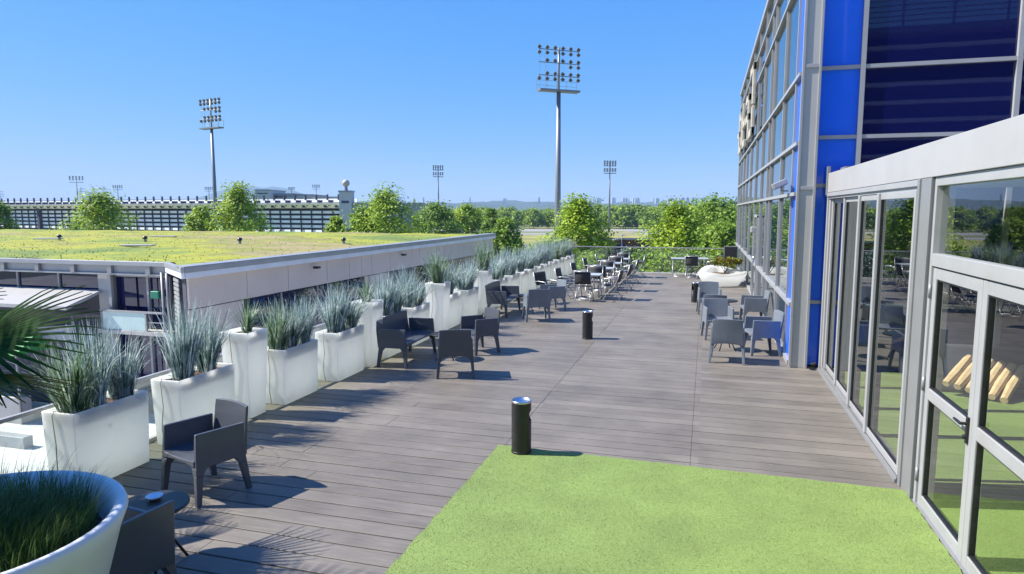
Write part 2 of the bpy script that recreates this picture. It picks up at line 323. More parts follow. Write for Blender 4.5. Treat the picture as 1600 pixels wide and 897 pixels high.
# ------------------------------------------------------------------ mesh helpers
class MB:
    def __init__(s): s.v = []; s.f = []
    def box(s, x0, x1, y0, y1, z0, z1, mtx=None):
        n = len(s.v); p = [(x0,y0,z0),(x1,y0,z0),(x1,y1,z0),(x0,y1,z0),(x0,y0,z1),(x1,y0,z1),(x1,y1,z1),(x0,y1,z1)]
        s.v += [tuple(mtx @ Vector(q)) for q in p] if mtx else p
        s.f += [(n,n+3,n+2,n+1),(n+4,n+5,n+6,n+7),(n,n+1,n+5,n+4),(n+1,n+2,n+6,n+5),(n+2,n+3,n+7,n+6),(n+3,n,n+4,n+7)]
        return s
    def hexa(s, b, t):
        """frustum-like solid from four bottom and four top points, both counter-clockwise"""
        n = len(s.v); s.v += [tuple(q) for q in b] + [tuple(q) for q in t]
        s.f += [(n,n+3,n+2,n+1),(n+4,n+5,n+6,n+7),(n,n+1,n+5,n+4),(n+1,n+2,n+6,n+5),(n+2,n+3,n+7,n+6),(n+3,n,n+4,n+7)]
        return s
    def tube(s, pts, rr, k=8, cap=True):
        pts = [Vector(p) for p in pts]; n0 = len(s.v); m = len(pts)
        if not isinstance(rr, (list, tuple)): rr = [rr] * m
        prev = None
        for i, p in enumerate(pts):
            d = (pts[min(i+1, m-1)] - pts[max(i-1, 0)])
            d = d.normalized() if d.length > 1e-9 else Vector((0,0,1))
            if prev is None:
                a = Vector((0,0,1)) if abs(d.z) < .9 else Vector((1,0,0)); u = d.cross(a).normalized()
            else:
                u = (prev - d * prev.dot(d)); u = u.normalized() if u.length > 1e-6 else d.orthogonal().normalized()
            prev = u; w = d.cross(u)
            for j in range(k):
                a = 2*PI*j/k; s.v.append(tuple(p + (u*math.cos(a) + w*math.sin(a)) * rr[i]))
        for i in range(m-1):
            for j in range(k):
                a = n0+i*k+j; b = n0+i*k+(j+1)%k; s.f.append((a, b, b+k, a+k))
        if cap:
            s.f.append(tuple(n0+j for j in reversed(range(k)))); s.f.append(tuple(n0+(m-1)*k+j for j in range(k)))
        return s
    def lathe(s, prof, k=32, cx=0, cy=0, close=False):
        n0 = len(s.v); m = len(prof)
        for r, z in prof:
            for j in range(k):
                a = 2*PI*j/k; s.v.append((cx+r*math.cos(a), cy+r*math.sin(a), z))
        for i in range(m-1):
            for j in range(k):
                a = n0+i*k+j; b = n0+i*k+(j+1)%k; s.f.append((a, b, b+k, a+k))
        if close:
            s.f.append(tuple(n0+j for j in reversed(range(k)))); s.f.append(tuple(n0+(m-1)*k+j for j in range(k)))
        return s
    def prism(s, poly, z0, z1, mtx=None):
        n = len(s.v); k = len(poly)
        p = [Vector((x, y, z0)) for x, y in poly] + [Vector((x, y, z1)) for x, y in poly]
        s.v += [tuple(mtx @ q) if mtx else tuple(q) for q in p]
        s.f.append(tuple(n+i for i in reversed(range(k)))); s.f.append(tuple(n+k+i for i in range(k)))
        for i in range(k):
            j = (i+1) % k; s.f.append((n+i, n+j, n+k+j, n+k+i))
        return s
    def ball(s, c, r, k=10, m=7, sc3=(1,1,1)):
        n0 = len(s.v)
        for i in range(m+1):
            t = PI*i/m
            for j in range(k):
                a = 2*PI*j/k
                s.v.append((c[0]+r*sc3[0]*math.sin(t)*math.cos(a), c[1]+r*sc3[1]*math.sin(t)*math.sin(a), c[2]+r*sc3[2]*math.cos(t)))
        for i in range(m):
            for j in range(k):
                a = n0+i*k+j; b = n0+i*k+(j+1)%k; s.f.append((a, a+k, b+k, b))
        return s
    def blade(s, p, d, L, w, bend, seg=5, twist=0.0, tipw=.08):
        """a grass blade: strip leaning in direction d (unit xy) and arching over"""
        n0 = len(s.v); d = Vector((d[0], d[1], 0)); q = Vector((-d.y, d.x, 0)); pos = Vector(p); ang = bend[0]
        for i in range(seg+1):
            t = i/seg; ww = w * (1 - t**1.6) + w*tipw*t
            qq = q * math.cos(twist*t) + d * math.sin(twist*t)
            s.v.append(tuple(pos - qq*ww/2)); s.v.append(tuple(pos + qq*ww/2))
            a = bend[0] + (bend[1]-bend[0]) * t**1.5
            pos = pos + (d*math.sin(a) + Vector((0,0,math.cos(a)))) * (L/seg)
        for i in range(seg):
            a = n0+2*i; s.f.append((a, a+1, a+3, a+2))
        return s
    def build(s, name, m, parent=None, smooth=False, bevel=0.0, bseg=2, loc=None, rz=0):
        me = bpy.data.meshes.new(name); me.from_pydata(s.v, [], s.f); me.materials.append(m); me.update()
        if smooth: me.shade_smooth()
        o = bpy.data.objects.new(name, me); COL.objects.link(o)
        if parent: o.parent = parent
        if loc: o.location = loc
        o.rotation_euler.z = rz
        if bevel:
            md = o.modifiers.new('bevel', 'BEVEL'); md.width = bevel; md.segments = bseg; md.limit_method = 'ANGLE'; md.angle_limit = rad(40)
            md.harden_normals = False
            for p in me.polygons: p.use_smooth = True
            wn2 = o.modifiers.new('wn', 'WEIGHTED_NORMAL'); wn2.keep_sharp = False
        return o

def tag(o, label=None, cat=None, group=None, kind=None):
    if label: o['label'] = label
    if cat: o['category'] = cat
    if group: o['group'] = group
    if kind: o['kind'] = kind
    return o
def thing(name, label, cat, loc=(0,0,0), rz=0.0, group=None):
    o = bpy.data.objects.new(name, None); COL.objects.link(o); o.location = loc; o.rotation_euler.z = rz; o.empty_display_size = .1
    return tag(o, label, cat, group)
def struct(name, mb, m, **k): return tag(mb.build(name, m, **k), kind='structure')
KIDS = {}
def kids(o): return [c for c in bpy.data.objects if c.parent == o]
def copy_tree(o, parent=None, tree=None):
    c = o.copy(); COL.objects.link(c)
    if parent: c.parent = parent
    for ch in (tree or {}).get(o.name, []): copy_tree(ch, c, tree)
    return c
def tree_of(o):
    T = {}
    for c in bpy.data.objects:
        if c.parent: T.setdefault(c.parent.name, []).append(c)
    return T
def dup(src, loc, rz, label, tree, scale=None):
    c = copy_tree(src, None, tree); c.location = loc; c.rotation_euler.z = rz
    if label: c['label'] = label
    if scale: c.scale = scale
    return c
ORD = ['first','second','third','fourth','fifth','sixth','seventh','eighth','ninth','tenth','eleventh','twelfth','thirteenth','fourteenth','fifteenth','sixteenth','seventeenth','eighteenth','nineteenth','twentieth','twenty-first','twenty-second','twenty-third','twenty-fourth']
ZG = -4.5
def far(t, D, z=0.0):
    """place on the land: t is the tangent of the bearing off the view's middle line, D metres out"""
    return Vector((-math.sin(YAW)*D + math.cos(YAW)*D*t, math.cos(YAW)*D + math.sin(YAW)*D*t, z))
def T(px): return (px-800)/1045.0

# ------------------------------------------------------------------ setting: land
g_ = MB(); S = 5200
g_.v = [(-S,-S,ZG-.02),(S,-S,ZG-.02),(S,S,ZG-.02),(-S,S,ZG-.02)]; g_.f = [(0,1,2,3)]
struct('ground', g_, M['ground'])
def sheet(name, pts, z, m):
    b = MB(); b.v = [(p[0], p[1], z) for p in pts]; b.f = [tuple(range(len(pts)))]
    return struct(name, b, m)
sheet('paving', [(-70,-20),(30,-20),(30,62),(-70,62)], ZG, M['paving'])
F = far
sheet('car_park', [F(T(640),88),F(T(980),84),F(T(1010),150),F(T(650),135)], ZG+.012, M['asphalt'])
sheet('grass_verge', [F(T(640),150),F(T(1010),150),F(T(1020),196),F(T(640),196)], ZG+.012, M['drygrass'])
sheet('road', [F(T(560),200),F(T(1400),200),F(T(1400),214),F(T(560),214)], ZG+.016, M['road'])
sheet('service_road', [F(T(560),232),F(T(1400),228),F(T(1400),252),F(T(560),262)], ZG+.016, M['road'])
ln = MB()
for i in range(16):
    a = F(T(690+i*20), 92); b_ = F(T(690+i*20), 104)
    d = (b_-a).normalized(); q = Vector((-d.y, d.x, 0))*.08
    n = len(ln.v); ln.v += [tuple(a-q), tuple(a+q), tuple(b_+q), tuple(b_-q)]; ln.f.append((n,n+3,n+2,n+1))
for i in range(len(ln.v)): ln.v[i] = (ln.v[i][0], ln.v[i][1], ZG+.018)
struct('parking_marking', ln, M['white'])

# hills: a real ridge of land far out
def ridge(name, t0, t1, D, depth, hf, m, n=90):
    b = MB(); rows = 7
    for j in range(rows):
        u = j/(rows-1); prof = math.sin(PI*min(u*1.0, 1))**.7 if 0 < u < 1 else 0
        for i in range(n+1):
            t = t0+(t1-t0)*i/n; p = F(t, D+depth*u)
            h = hf(t) * prof * (1+.12*noise.noise(Vector((t*40, u*3, 2))))
            b.v.append((p.x, p.y, ZG-.5+h))
    for j in range(rows-1):
        for i in range(n):
            a = j*(n+1)+i; b.f.append((a, a+1, a+n+2, a+n+1))
    return struct(name, b, m, smooth=True)
def hf1(t):
    h = 41 + 6*noise.noise(Vector((t*9, 1.7, 0))) + 5*noise.noise(Vector((t*31, 5.7, 0))) + 2.2*noise.noise(Vector((t*120, 7, 0)))
    return max(6, h + (6 if t > .22 else 0))
ridge('hills', -1.3, 1.6, 2300, 700, hf1, M['hill'], 420)
def hf2(t):
    px = 800+1045*t
    return 120*math.exp(-((px-375)/60)**2) + 95*math.exp(-((px-450)/55)**2) + 45*math.exp(-((px-250)/120)**2)+55*math.exp(-((px-560)/90)**2) + 12
ridge('mountain', -1.1, .05, 4000, 600, hf2, M['hill'], 220)

# ------------------------------------------------------------------ the terrace
dk = MB()
yb = -3.0; PW = 0.2145; r2 = random.Random(3)
XS = [-6.05, -4.2, -2.12, -.08, 1.96]
while yb < 28.7:
    y1 = yb + PW - .015
    off = [0, r2.choice((0, -.5, .45)), 0, 0, 0]
    xs = [XS[i]+off[i] for i in range(5)]
    if yb > 12.1: xs[4] = 1.44
    for i in range(4):
        if i == 3 and yb > 12.1: pass
        dk.box(xs[i]+r2.uniform(.0002,.002), xs[i+1]-r2.uniform(.0002,.002), yb, y1, -.03 - r2.random()*.0015, 0 + r2.uniform(-.0015, .0015))
    yb += PW
struct('deck', dk, M['deck'], bevel=.004, bseg=1)
sb = MB(); sb.box(-6.2, 9, -3, 28.95, -.55, -.045); struct('deck_slab', sb, M['stand_d'])
sb = MB(); sb.box(-6.24, -6.06, -3, 28.95, -.06, .045); sb.box(-6.05, 1.43, 28.72, 28.95, -.06, .045); struct('deck_kerb', sb, M['conc'], bevel=.008)
for x in (-5.6, 1.0, 7):
    for y in (-2, 6, 14, 22, 28):
        pass
cm = MB()
for x in (-5.4, 1.0, 7.5):
    for y in (-1, 7, 15, 22, 28.2): cm.lathe([(.22, ZG), (.22, -.55)], 20, x, y)
struct('deck_column', cm, M['conc'], smooth=True)

def wavy_edge_prism(b, pts, z0, z1, step=.06, amp=.008, rnd=random.Random(4)):
    out = []
    k = len(pts)
    for i in range(k):
        a = Vector((*pts[i],0)); c = Vector((*pts[(i+1)%k],0)); L = (c-a).length; n = max(1, int(L/step)); d = (c-a)/L; q = Vector((-d.y, d.x,0))
        for j in range(n):
            p = a + d*L*j/n + q*rnd.uniform(-amp, amp); out.append((p.x, p.y))
    b.prism(out, z0, z1)
cp = MB(); wavy_edge_prism(cp, [(-2.17,-3),(1.88,-3),(1.88,6.86),(-2.17,6.98)], .0025, .022)
# short fibres on the part of the carpet one can see
rc = random.Random(12)
for i in range(60000):
    x = rc.uniform(-2.19, 1.89); y = rc.uniform(3.3, 6.95) if rc.random() < .85 else rc.uniform(2, 7.0)
    if y > 6.98 - (x+2.17)*.03: continue
    a = rc.random()*2*PI; h = rc.uniform(.004, .010); w = .0028; dx, dy = math.cos(a), math.sin(a); l = rc.uniform(-.012, .012)
    n = len(cp.v); cp.v += [(x-dx*w, y-dy*w, .021), (x+dx*w, y+dy*w, .021), (x-dy*l, y+dx*l, .021+h)]; cp.f.append((n, n+1, n+2))
tag(cp.build('turf_carpet', M['turf']), 'light green artificial turf carpet laid on the deck before the glass doors', 'carpet')

# ------------------------------------------------------------------ the glazed tower on the right
tw = thing('glass_building', 'tall glazed building with blue panels, grey corner pillar and cream letters on its side', 'building', (1.44, 12.15, 0))
def tb(name, fn, m, bevel=0, parent=tw, smooth=False):
    b = MB(); fn(b); b.v = [(x-1.44, y-12.15, z) for x, y, z in b.v]
    return b.build(name, m, parent, bevel=bevel, smooth=smooth)
TOPZ = 8.1; YE = 34.6; XE = 14
# west face (X = 1.44): the glass, split into bays by mullions
WM = [12.27, 12.95, 14.94, 17.35, 18.2, 20.26, 22.65, 25.3, 27.8, 30.0, 32.4, YE]
WT = [1.05, 2.93, 3.77, 4.9, 6.66, 7.45]
zs = [0.02]+WT+[TOPZ]
for i in range(len(WM)-1):
    tb('facade_panel' if i == 0 else 'window', lambda b: b.box(1.475, 1.50, WM[i]+.03, WM[i+1]-.03, 0.03, TOPZ-.05), M['blue'] if i == 0 else M['sky_glass'])
for y in WM[1:]:
    tb('mullion', lambda b: b.box(1.43, 1.52, y-.03, y+.03, 0, TOPZ), M['alu'])
for z in WT:
    tb('transom', lambda b: b.box(1.405, 1.515, 12.27, YE, z-.03, z+.03), M['alu'])
tb('transom', lambda b: b.box(1.42, 1.53, 12.27, YE, 0.0, .07), M['alu'])
tb('parapet', lambda b: (b.box(1.38, 1.6, 12.1, YE+.05, TOPZ, TOPZ+.16), b.box(1.6, XE, 12.1, 12.3, TOPZ, TOPZ+.16)), M['alu'])
# corner pillar
tb('corner_pillar', lambda b: (b.box(1.44, 1.68, 12.02, 12.25, 0, 3.02), b.box(1.44, 1.68, 12.02, 12.25, 3.035, 4.97), b.box(1.44, 1.68, 12.02, 12.25, 4.985, TOPZ)), M['pillar'], .004)
tb('corner_pillar_trim', lambda b: (b.box(1.415, 1.455, 11.995, 12.04, 0, TOPZ-.002), b.box(1.665, 1.705, 11.99, 12.05, 0, TOPZ-.002), b.box(1.43, 1.69, 12.0, 12.06, 2.99, 3.05), b.box(1.43, 1.69, 12.0, 12.06, 4.94, 5.0)), M['alu'], .003)
# south face (Y = 12.15)
SX = [1.70, 2.33, 4.47, 6.6, 8.75, 10.9, XE]; SZ = [1.12, 3.06, 3.84, 4.94, 6.6]
for i in range(len(SX)-1):
    tb('facade_panel' if i == 0 else 'window', lambda b: b.box(SX[i]+.02, SX[i+1]-.02, 12.175, 12.2, .03, TOPZ-.05), M['blue'] if i == 0 else M['navy'])
for x in SX[1:]: tb('mullion', lambda b: b.box(x-.035, x+.035, 12.11, 12.22, 0, TOPZ), M['alu'])
for z in SZ:
    tb('transom', lambda b: b.box(1.705, XE, 12.125, 12.215, z-.03, z+.03), M['alu'])
tb('wall', lambda b: (b.box(1.56, XE, 12.3, YE, 0, TOPZ-.1), b.box(1.46, XE, 12.4, YE, ZG, -.56), b.box(1.56, XE, YE-.1, YE+.02, ZG, TOPZ-.1)), M['inner_wall'])
# side door with its pull bar and lit sign-like plate, seen at a slant
tb('door_frame', lambda b: (b.box(1.385, 1.44, 20.28, 20.36, 0, 2.5), b.box(1.385, 1.44, 21.5, 21.58, 0, 2.5), b.box(1.385, 1.44, 20.28, 21.58, 2.45, 2.53)), M['alu'])
tb('door_closer', lambda b: b.box(1.25, 1.385, 20.4, 20.9, 2.02, 2.18), M['alu'], .01)
tb('pull_handle', lambda b: b.tube([(1.40, 20.5, 1.35), (1.33, 20.5, 1.3), (1.33, 20.5, .55), (1.40, 20.5, .5)], .018, 8), M['steel'], smooth=True)
# letters of the sign: edge-on from here
def letter(b, y, w, z0, z1, strokes):
    t = .26
    for st in strokes:
        if st == 'l': b.box(1.27, 1.38, y, y+t, z0, z1)
        if st == 'r': b.box(1.27, 1.38, y+w-t, y+w, z0, z1)
        if st == 't': b.box(1.27, 1.38, y, y+w, z1-t, z1)
        if st == 'b': b.box(1.27, 1.38, y, y+w, z0, z0+t)
        if st == 'm': b.box(1.27, 1.38, y, y+w, (z0+z1)/2-t/2, (z0+z1)/2+t/2)
for (y, w, z0, z1, s_) in [(22.9, 1.5, 6.0, 7.3, 'lt'), (22.9, 1.5, 5.05, 5.95, 'lb'), (25.1, 1.6, 5.1, 6.7, 'tlm'), (27.5, 1.6, 5.1, 6.9, 'rbm'), (29.8, 1.5, 5.1, 6.7, 'ltb'), (31.8, 1.4, 5.1, 6.9, 'lm')]:
    b = MB(); letter(b, y, w, z0, z1, s_); b.v = [(x-1.44, yy-12.15, z) for x, yy, z in b.v]
    b.build('sign_letter', M['cream'], tw, bevel=.02)
tb('letter_mounting_rail', lambda b: (b.tube([(1.37, 22.8, 5.3), (1.37, 33.2, 5.3)], .03, 6), b.tube([(1.37, 22.8, 6.3), (1.37, 33.2, 6.3)], .03, 6)), M['alu2'])
# flood lamp fixed to the west face
fl = thing('wall_floodlight', 'small pale box floodlight fixed above the lower windows near the grey pillar', 'floodlight', (1.40, 13.0, 3.0))
b = MB(); b.tube([(0,0,0),(-.12,0,.0),(-.12,0,.08)], .014, 6); b.build('bracket', M['alu2'], fl)
b = MB(); mx = Matrix.Translation((-.16, 0, .12)) @ Matrix.Rotation(rad(-25), 4, 'Y'); b.box(-.12, .12, -.2, .2, -.05, .05, mx); b.build('housing', M['alu'], fl, bevel=.01)
b = MB(); b.box(-.10, .10, -.18, .18, -.058, -.052, mx); b.build('lamp_glass', M['sky_glass'], fl)
# little spot at the pillar's foot
sp_ = thing('floor_spotlight', 'tiny black spotlight on the deck at the foot of the blue panel', 'spotlight', (1.79, 11.93, 0))
b = MB(); b.lathe([(.05, 0), (.05, .012)], 16, close=True); b.tube([(0,0,.01),(0,0,.07)], .008, 6); b.build('base', M['black'], sp_)
b = MB(); b.tube([(-.03,0,.085),(.04,0,.11)], .032, 12); b.build('lamp_head', M['black'], sp_)

# ------------------------------------------------------------------ glazed pavilion with sliding and hinged doors
PV = 1.95
pv = thing('glass_pavilion', 'glazed pavilion with pale frames, sliding panels and double doors at the right', 'pavilion', (PV, 6.8, 0))
def pb(name, fn, m, bevel=0, parent=pv, smooth=False):
    b = MB(); fn(b); b.v = [(x-PV, y-6.8, z) for x, y, z in b.v]
    return b.build(name, m, parent, bevel=bevel, smooth=smooth)
Y0 = -3.0
pb('roof', lambda b: (b.box(PV+.12, 7.0, Y0, 12.0, 3.0, 3.14), b.box(PV+.08, 7.02, Y0, 12.02, 3.142, 3.2)), M['inner_roof'])
pb('beam', lambda b: b.box(PV-.07, PV+.12, Y0, 12.06, 2.94, 3.25), M['white'], .006)
pb('roof_flashing', lambda b: (b.box(PV+.12, 2.75, 11.7, 12.1, 3.2, 3.34), b.box(PV-.09, PV-.04, 11.95, 12.08, 2.9, 3.36)), M['alu2'], .004)
pb('header', lambda b: (b.box(PV-.05, PV+.11, 7.02, 12.02, 2.84, 2.938), b.box(PV-.075, PV-.052, 7.0, 12.02, 2.875, 2.935)), M['alu'], .004)
pb('corner_post', lambda b: (b.box(PV-.06, PV+.02, 11.98, 12.07, 0, 2.94), b.box(PV-.03, PV+.10, 11.92, 11.98, 0, 2.84)), M['white'], .004)
pb('main_post', lambda b: (b.box(PV-.07, PV+.13, 6.70, 6.98, 0, 2.938), b.box(PV-.085, PV-.05, 6.985, 7.05, 0, 2.938), b.box(PV-.055, PV-.03, 7.055, 7.09, .05, 2.86)), M['alu2'], .004)
pb('sill_track', lambda b: (b.box(PV-.10, PV+.10, 7.09, 11.95, .002, .035), b.box(PV-.085, PV-.07, 7.09, 11.95, .035, .055), b.box(PV-.02, PV-.005, 7.09, 11.95, .035, .055), b.box(PV+.04, PV+.055, 7.09, 11.95, .035, .055)), M['alu2'])
# sliding panels, each in its own track
slides = [(7.12, 8.52, -.05), (8.50, 9.67, -.02), (9.64, 10.80, .01), (10.76, 11.90, .04)]
for (a, c, dx) in slides:
    fr = pb('sliding_panel', lambda b: (b.box(PV+dx-.022, PV+dx+.022, a, a+.05, .06, 2.84), b.box(PV+dx-.045, PV+dx+.03, c-.075, c, .06, 2.84),
        b.box(PV+dx-.020, PV+dx+.020, a+.05, c-.075, .06, .135), b.box(PV+dx-.020, PV+dx+.020, a+.05, c-.075, 2.77, 2.84)), M['alu'], .006)
    b = MB(); b.box(dx-.015, dx+.015, a+.051-6.8, a+.066-6.8, .14, 2.765); b.box(dx-.015, dx+.015, c-.092-6.8, c-.076-6.8, .14, 2.765); b.box(dx-.012, dx+.012, a+.07-6.8, c-.095-6.8, .136, .15); b.box(dx+.031, dx+.10, c-.06-6.8, c-.01-6.8, .06, 2.83); b.build('gasket', M['black'], fr)
    b = MB(); y0_, y1_ = a+.04-6.8, c-.06-6.8; b.v = [(dx,y0_,.13),(dx,y1_,.13),(dx,y1_,2.78),(dx,y0_,2.78)]; b.f = [(0,1,2,3)]
    b.build('pane', M['glass'], fr)
# hinged doors with transom light above; then more glazed bays towards and behind the viewer
def pane(parent, ya, yc, z0, z1, dx=0):
    b = MB(); b.v = [(dx,ya-6.8,z0),(dx,yc-6.8,z0),(dx,yc-6.8,z1),(dx,ya-6.8,z1)]; b.f = [(0,1,2,3)]
    return b.build('pane', M['glass'], parent)
for k, (ya, yc) in enumerate([(4.36, 6.66), (2.0, 4.32), (-.4, 1.96), (-2.9, -.44)]):
    fx = pb('door_frame' if k == 0 else 'window_frame', lambda b: (b.box(PV-.05, PV+.05, yc-.05, yc, .0, 2.938), b.box(PV-.05, PV+.05, ya, ya+.05, .0, 2.938),
        b.box(PV-.048, PV+.048, ya+.05, yc-.05, 2.17, 2.28), b.box(PV-.048, PV+.048, ya+.05, yc-.05, 2.86, 2.938)), M['alu'], .005)
    pane(fx, ya+.04, yc-.04, 2.27, 2.87)
    ym = (ya+yc)/2
    for j, (a, c) in enumerate([(ym+.004, yc-.055), (ya+.055, ym-.004)]):
        d = pb('door', lambda b: (b.box(PV-.032, PV+.028, c-.085, c, .015, 2.16), b.box(PV-.032, PV+.028, a, a+.085, .015, 2.16),
            b.box(PV-.030, PV+.026, a+.085, c-.085, .015, .12), b.box(PV-.030, PV+.026, a+.085, c-.085, 2.06, 2.16), b.box(PV-.031, PV+.027, a+.085, c-.085, 1.0, 1.10)), M['alu'], .006)
        pane(d, a+.07, c-.07, .10, 1.02); pane(d, a+.07, c-.07, 1.08, 2.08)
        b = MB()
        for (z0, z1) in ((.121, .999), (1.101, 2.059)):
            b.box(-.02, .02, a+.0855-6.8, a+.098-6.8, z0, z1); b.box(-.02, .02, c-.098-6.8, c-.0855-6.8, z0, z1); b.box(-.019, .019, a+.099-6.8, c-.099-6.8, z0, z0+.012); b.box(-.019, .019, a+.099-6.8, c-.099-6.8, z1-.012, z1)
        b.build('gasket', M['black'], d)
        if k == 0:
            for zh in (.28, 1.12, 1.95):
                yh = c+.012 if j == 0 else a-.012
                b = MB(); b.tube([(-.045, yh-6.8, zh-.06), (-.045, yh-6.8, zh+.06)], .013, 8); b.build('hinge', M['alu2'], d, smooth=True)
            if j == 0:
                yh = a+.045-6.8
                b = MB(); b.box(-.05, -.033, yh-.018, yh+.018, .93, 1.13); b.tube([(-.045, yh, 1.08), (-.09, yh, 1.08), (-.095, yh+.05, 1.085), (-.09, yh+.13, 1.08)], [.012, .013, .012, .010], 8)
                b.tube([(-.045, yh, .98), (-.07, yh, .98)], .016, 10)
                b.build('handle', M['black'], d, bevel=.003)
pb('interior_floor', lambda b: b.box(PV+.11, 7.0, Y0, 12.0, .002, .02), M['turf'])
pb('rear_wall', lambda b: (b.box(6.9, 7.0, Y0, 12.0, .02, 3.0), b.box(PV+.12, 7.0, Y0-.1, Y0, .0, 3.0)), M['inner_wall'])
pb('threshold', lambda b: b.box(PV-.06, PV+.06, 4.3, 6.68, .002, .018), M['alu2'])

# things seen through the panes
bo = thing('bolster_pile', 'tan rolled bolster cushions leaning together in the sun behind the double doors', 'cushions', (3.9, 10.8, .02))
rb = random.Random(5)
for i in range(6):
    x = -.26 + i*.125+rb.uniform(-.015,.015); b = MB()
    pts = [(x-.28, -.1-.02*i, .09), (x-.1, .08, .22), (x+.12, .3, .42+.01*i)]
    pts = [(p_[0], p_[1]-.03*i, p_[2]-.025*i+.08) for p_ in pts]; b.tube(pts, [.050, .068, .050], 8); o = b.build('bolster', M['cushion'], bo, smooth=False)
b = MB(); b.box(-.7, .75, .05, .5, 0, .12); b.hexa([(-.6,.35,.12),(.75,.35,.12),(.75,.45,.12),(-.6,.45,.12)], [(-.6,.55,.62),(.75,.55,.62),(.75,.62,.62),(-.6,.62,.62)])
tag(b.build('low_lounger', M['anth'], None, bevel=.02, loc=(4.0, 10.85, .02)), 'dark low lounger inside the pavilion under the tan bolsters', 'lounger')

# invented building behind the viewer, added to reflect bands in the dark windows
rbld = thing('added_louvred_building', 'added dark building with pale louvres and a railed balcony, invented for the bands mirrored in the navy windows', 'building', (4, -13, 0))
b = MB(); b.box(-6, 18, -6, 0, -.5, 10.9); b.build('wall', M['stand_d'], rbld)
for k in range(12):
    b = MB(); b.box(-6, 18, .02, .3, .9+k*.86, 1.08+k*.86); b.build('louvre', M['fascia'], rbld)
b = MB(); b.box(-6, 18, -.5, 1.2, 10.9, 11.2); b.build('balcony', M['alu2'], rbld)
for k in range(5):
    b = MB(); b.tube([(-6, 1.1, 11.45+k*.24), (18, 1.1, 11.45+k*.24)], .03, 6); b.build('rail', M['alu'], rbld)
for k in range(12):
    b = MB(); b.box(-6+k*2.1, -5.9+k*2.1, 1.06, 1.14, 11.2, 12.5); b.build('post', M['alu2'], rbld)
b = MB(); b.box(2.0, 2.7, 1.25, 1.9, 5.5, 13.2); b.build('pillar', M['stand_l'], rbld)

# ------------------------------------------------------------------ balustrades
def balustrade(name, label, p0, p1, n, hgt=1.06):
    p0, p1 = Vector((*p0, .045)), Vector((*p1, .045)); L = (p1-p0).length; d = (p1-p0)/L; rz = math.atan2(d.y, d.x)
    t = thing(name, label, 'balustrade', p0, rz)
    for i in range(n):
        a, c = L*i/n+.02, L*(i+1)/n-.02
        b = MB(); b.box(a, c, -.006, .006, .03, hgt-.03); b.build('glass_panel', M['rail_glass'], t)
        b = MB()
        for u in (a+.25, c-.25): b.box(u-.04, u+.04, -.03, .03, -.01, .10)
        b.build('clamp', M['alu2'], t)
    b = MB(); b.box(0, L, -.025, .025, hgt-.03, hgt+.01); b.build('top_rail', M['alu'], t, bevel=.006)
    return t
balustrade('glass_balustrade', 'green-tinted glass balustrade with pale rail across the far end of the deck', (-6.1, 28.82), (1.4, 28.82), 5)
balustrade('glass_balustrade', 'long glass balustrade behind the row of white planters along the deck edge', (-6.14, -2.9), (-6.14, 28.7), 19, .70)

# ------------------------------------------------------------------ planters and their grasses
def planter_mesh(W, L, Hh, taper):
    """open-topped tapered box with a thick rounded rim; right face at x=0, near face at y=0 (measured at the rim)"""
    b = MB(); t = taper; w = .028; dz = Hh-.16
    o0 = [(-W+t, t, 0), (-t, t, 0), (-t, L-t, 0), (-W+t, L-t, 0)]
    o1 = [(-W, 0, Hh), (0, 0, Hh), (0, L, Hh), (-W, L, Hh)]
    i1 = [(-W+w, w, Hh), (-w, w, Hh), (-w, L-w, Hh), (-W+w, L-w, Hh)]
    i0 = [(-W+w+.01, w+.01, dz), (-w-.01, w+.01, dz), (-w-.01, L-w-.01, dz), (-W+w+.01, L-w-.01, dz)]
    b.v = o0+o1+i1+i0; b.f = [(0,3,2,1)]
    for a, c in ((0,4),(4,8),(8,12)):
        for j in range(4):
            k = (j+1)%4; b.f.append((a+j, a+k, c+k, c+j))
    b.f.append((12,13,14,15))
    return b
def soil_mesh(W, L, Hh, rnd):
    b = MB(); nx, ny = 5, max(6, int(L/.06)); w = .026
    for j in range(ny+1):
        for i in range(nx+1):
            b.v.append((-W+w+(W-2*w)*i/nx, w+(L-2*w)*j/ny, Hh-.06+rnd.uniform(-.012, .014)))
    for j in range(ny):
        for i in range(nx):
            a = j*(nx+1)+i; b.f.append((a, a+1, a+nx+2, a+nx+1))
    return b
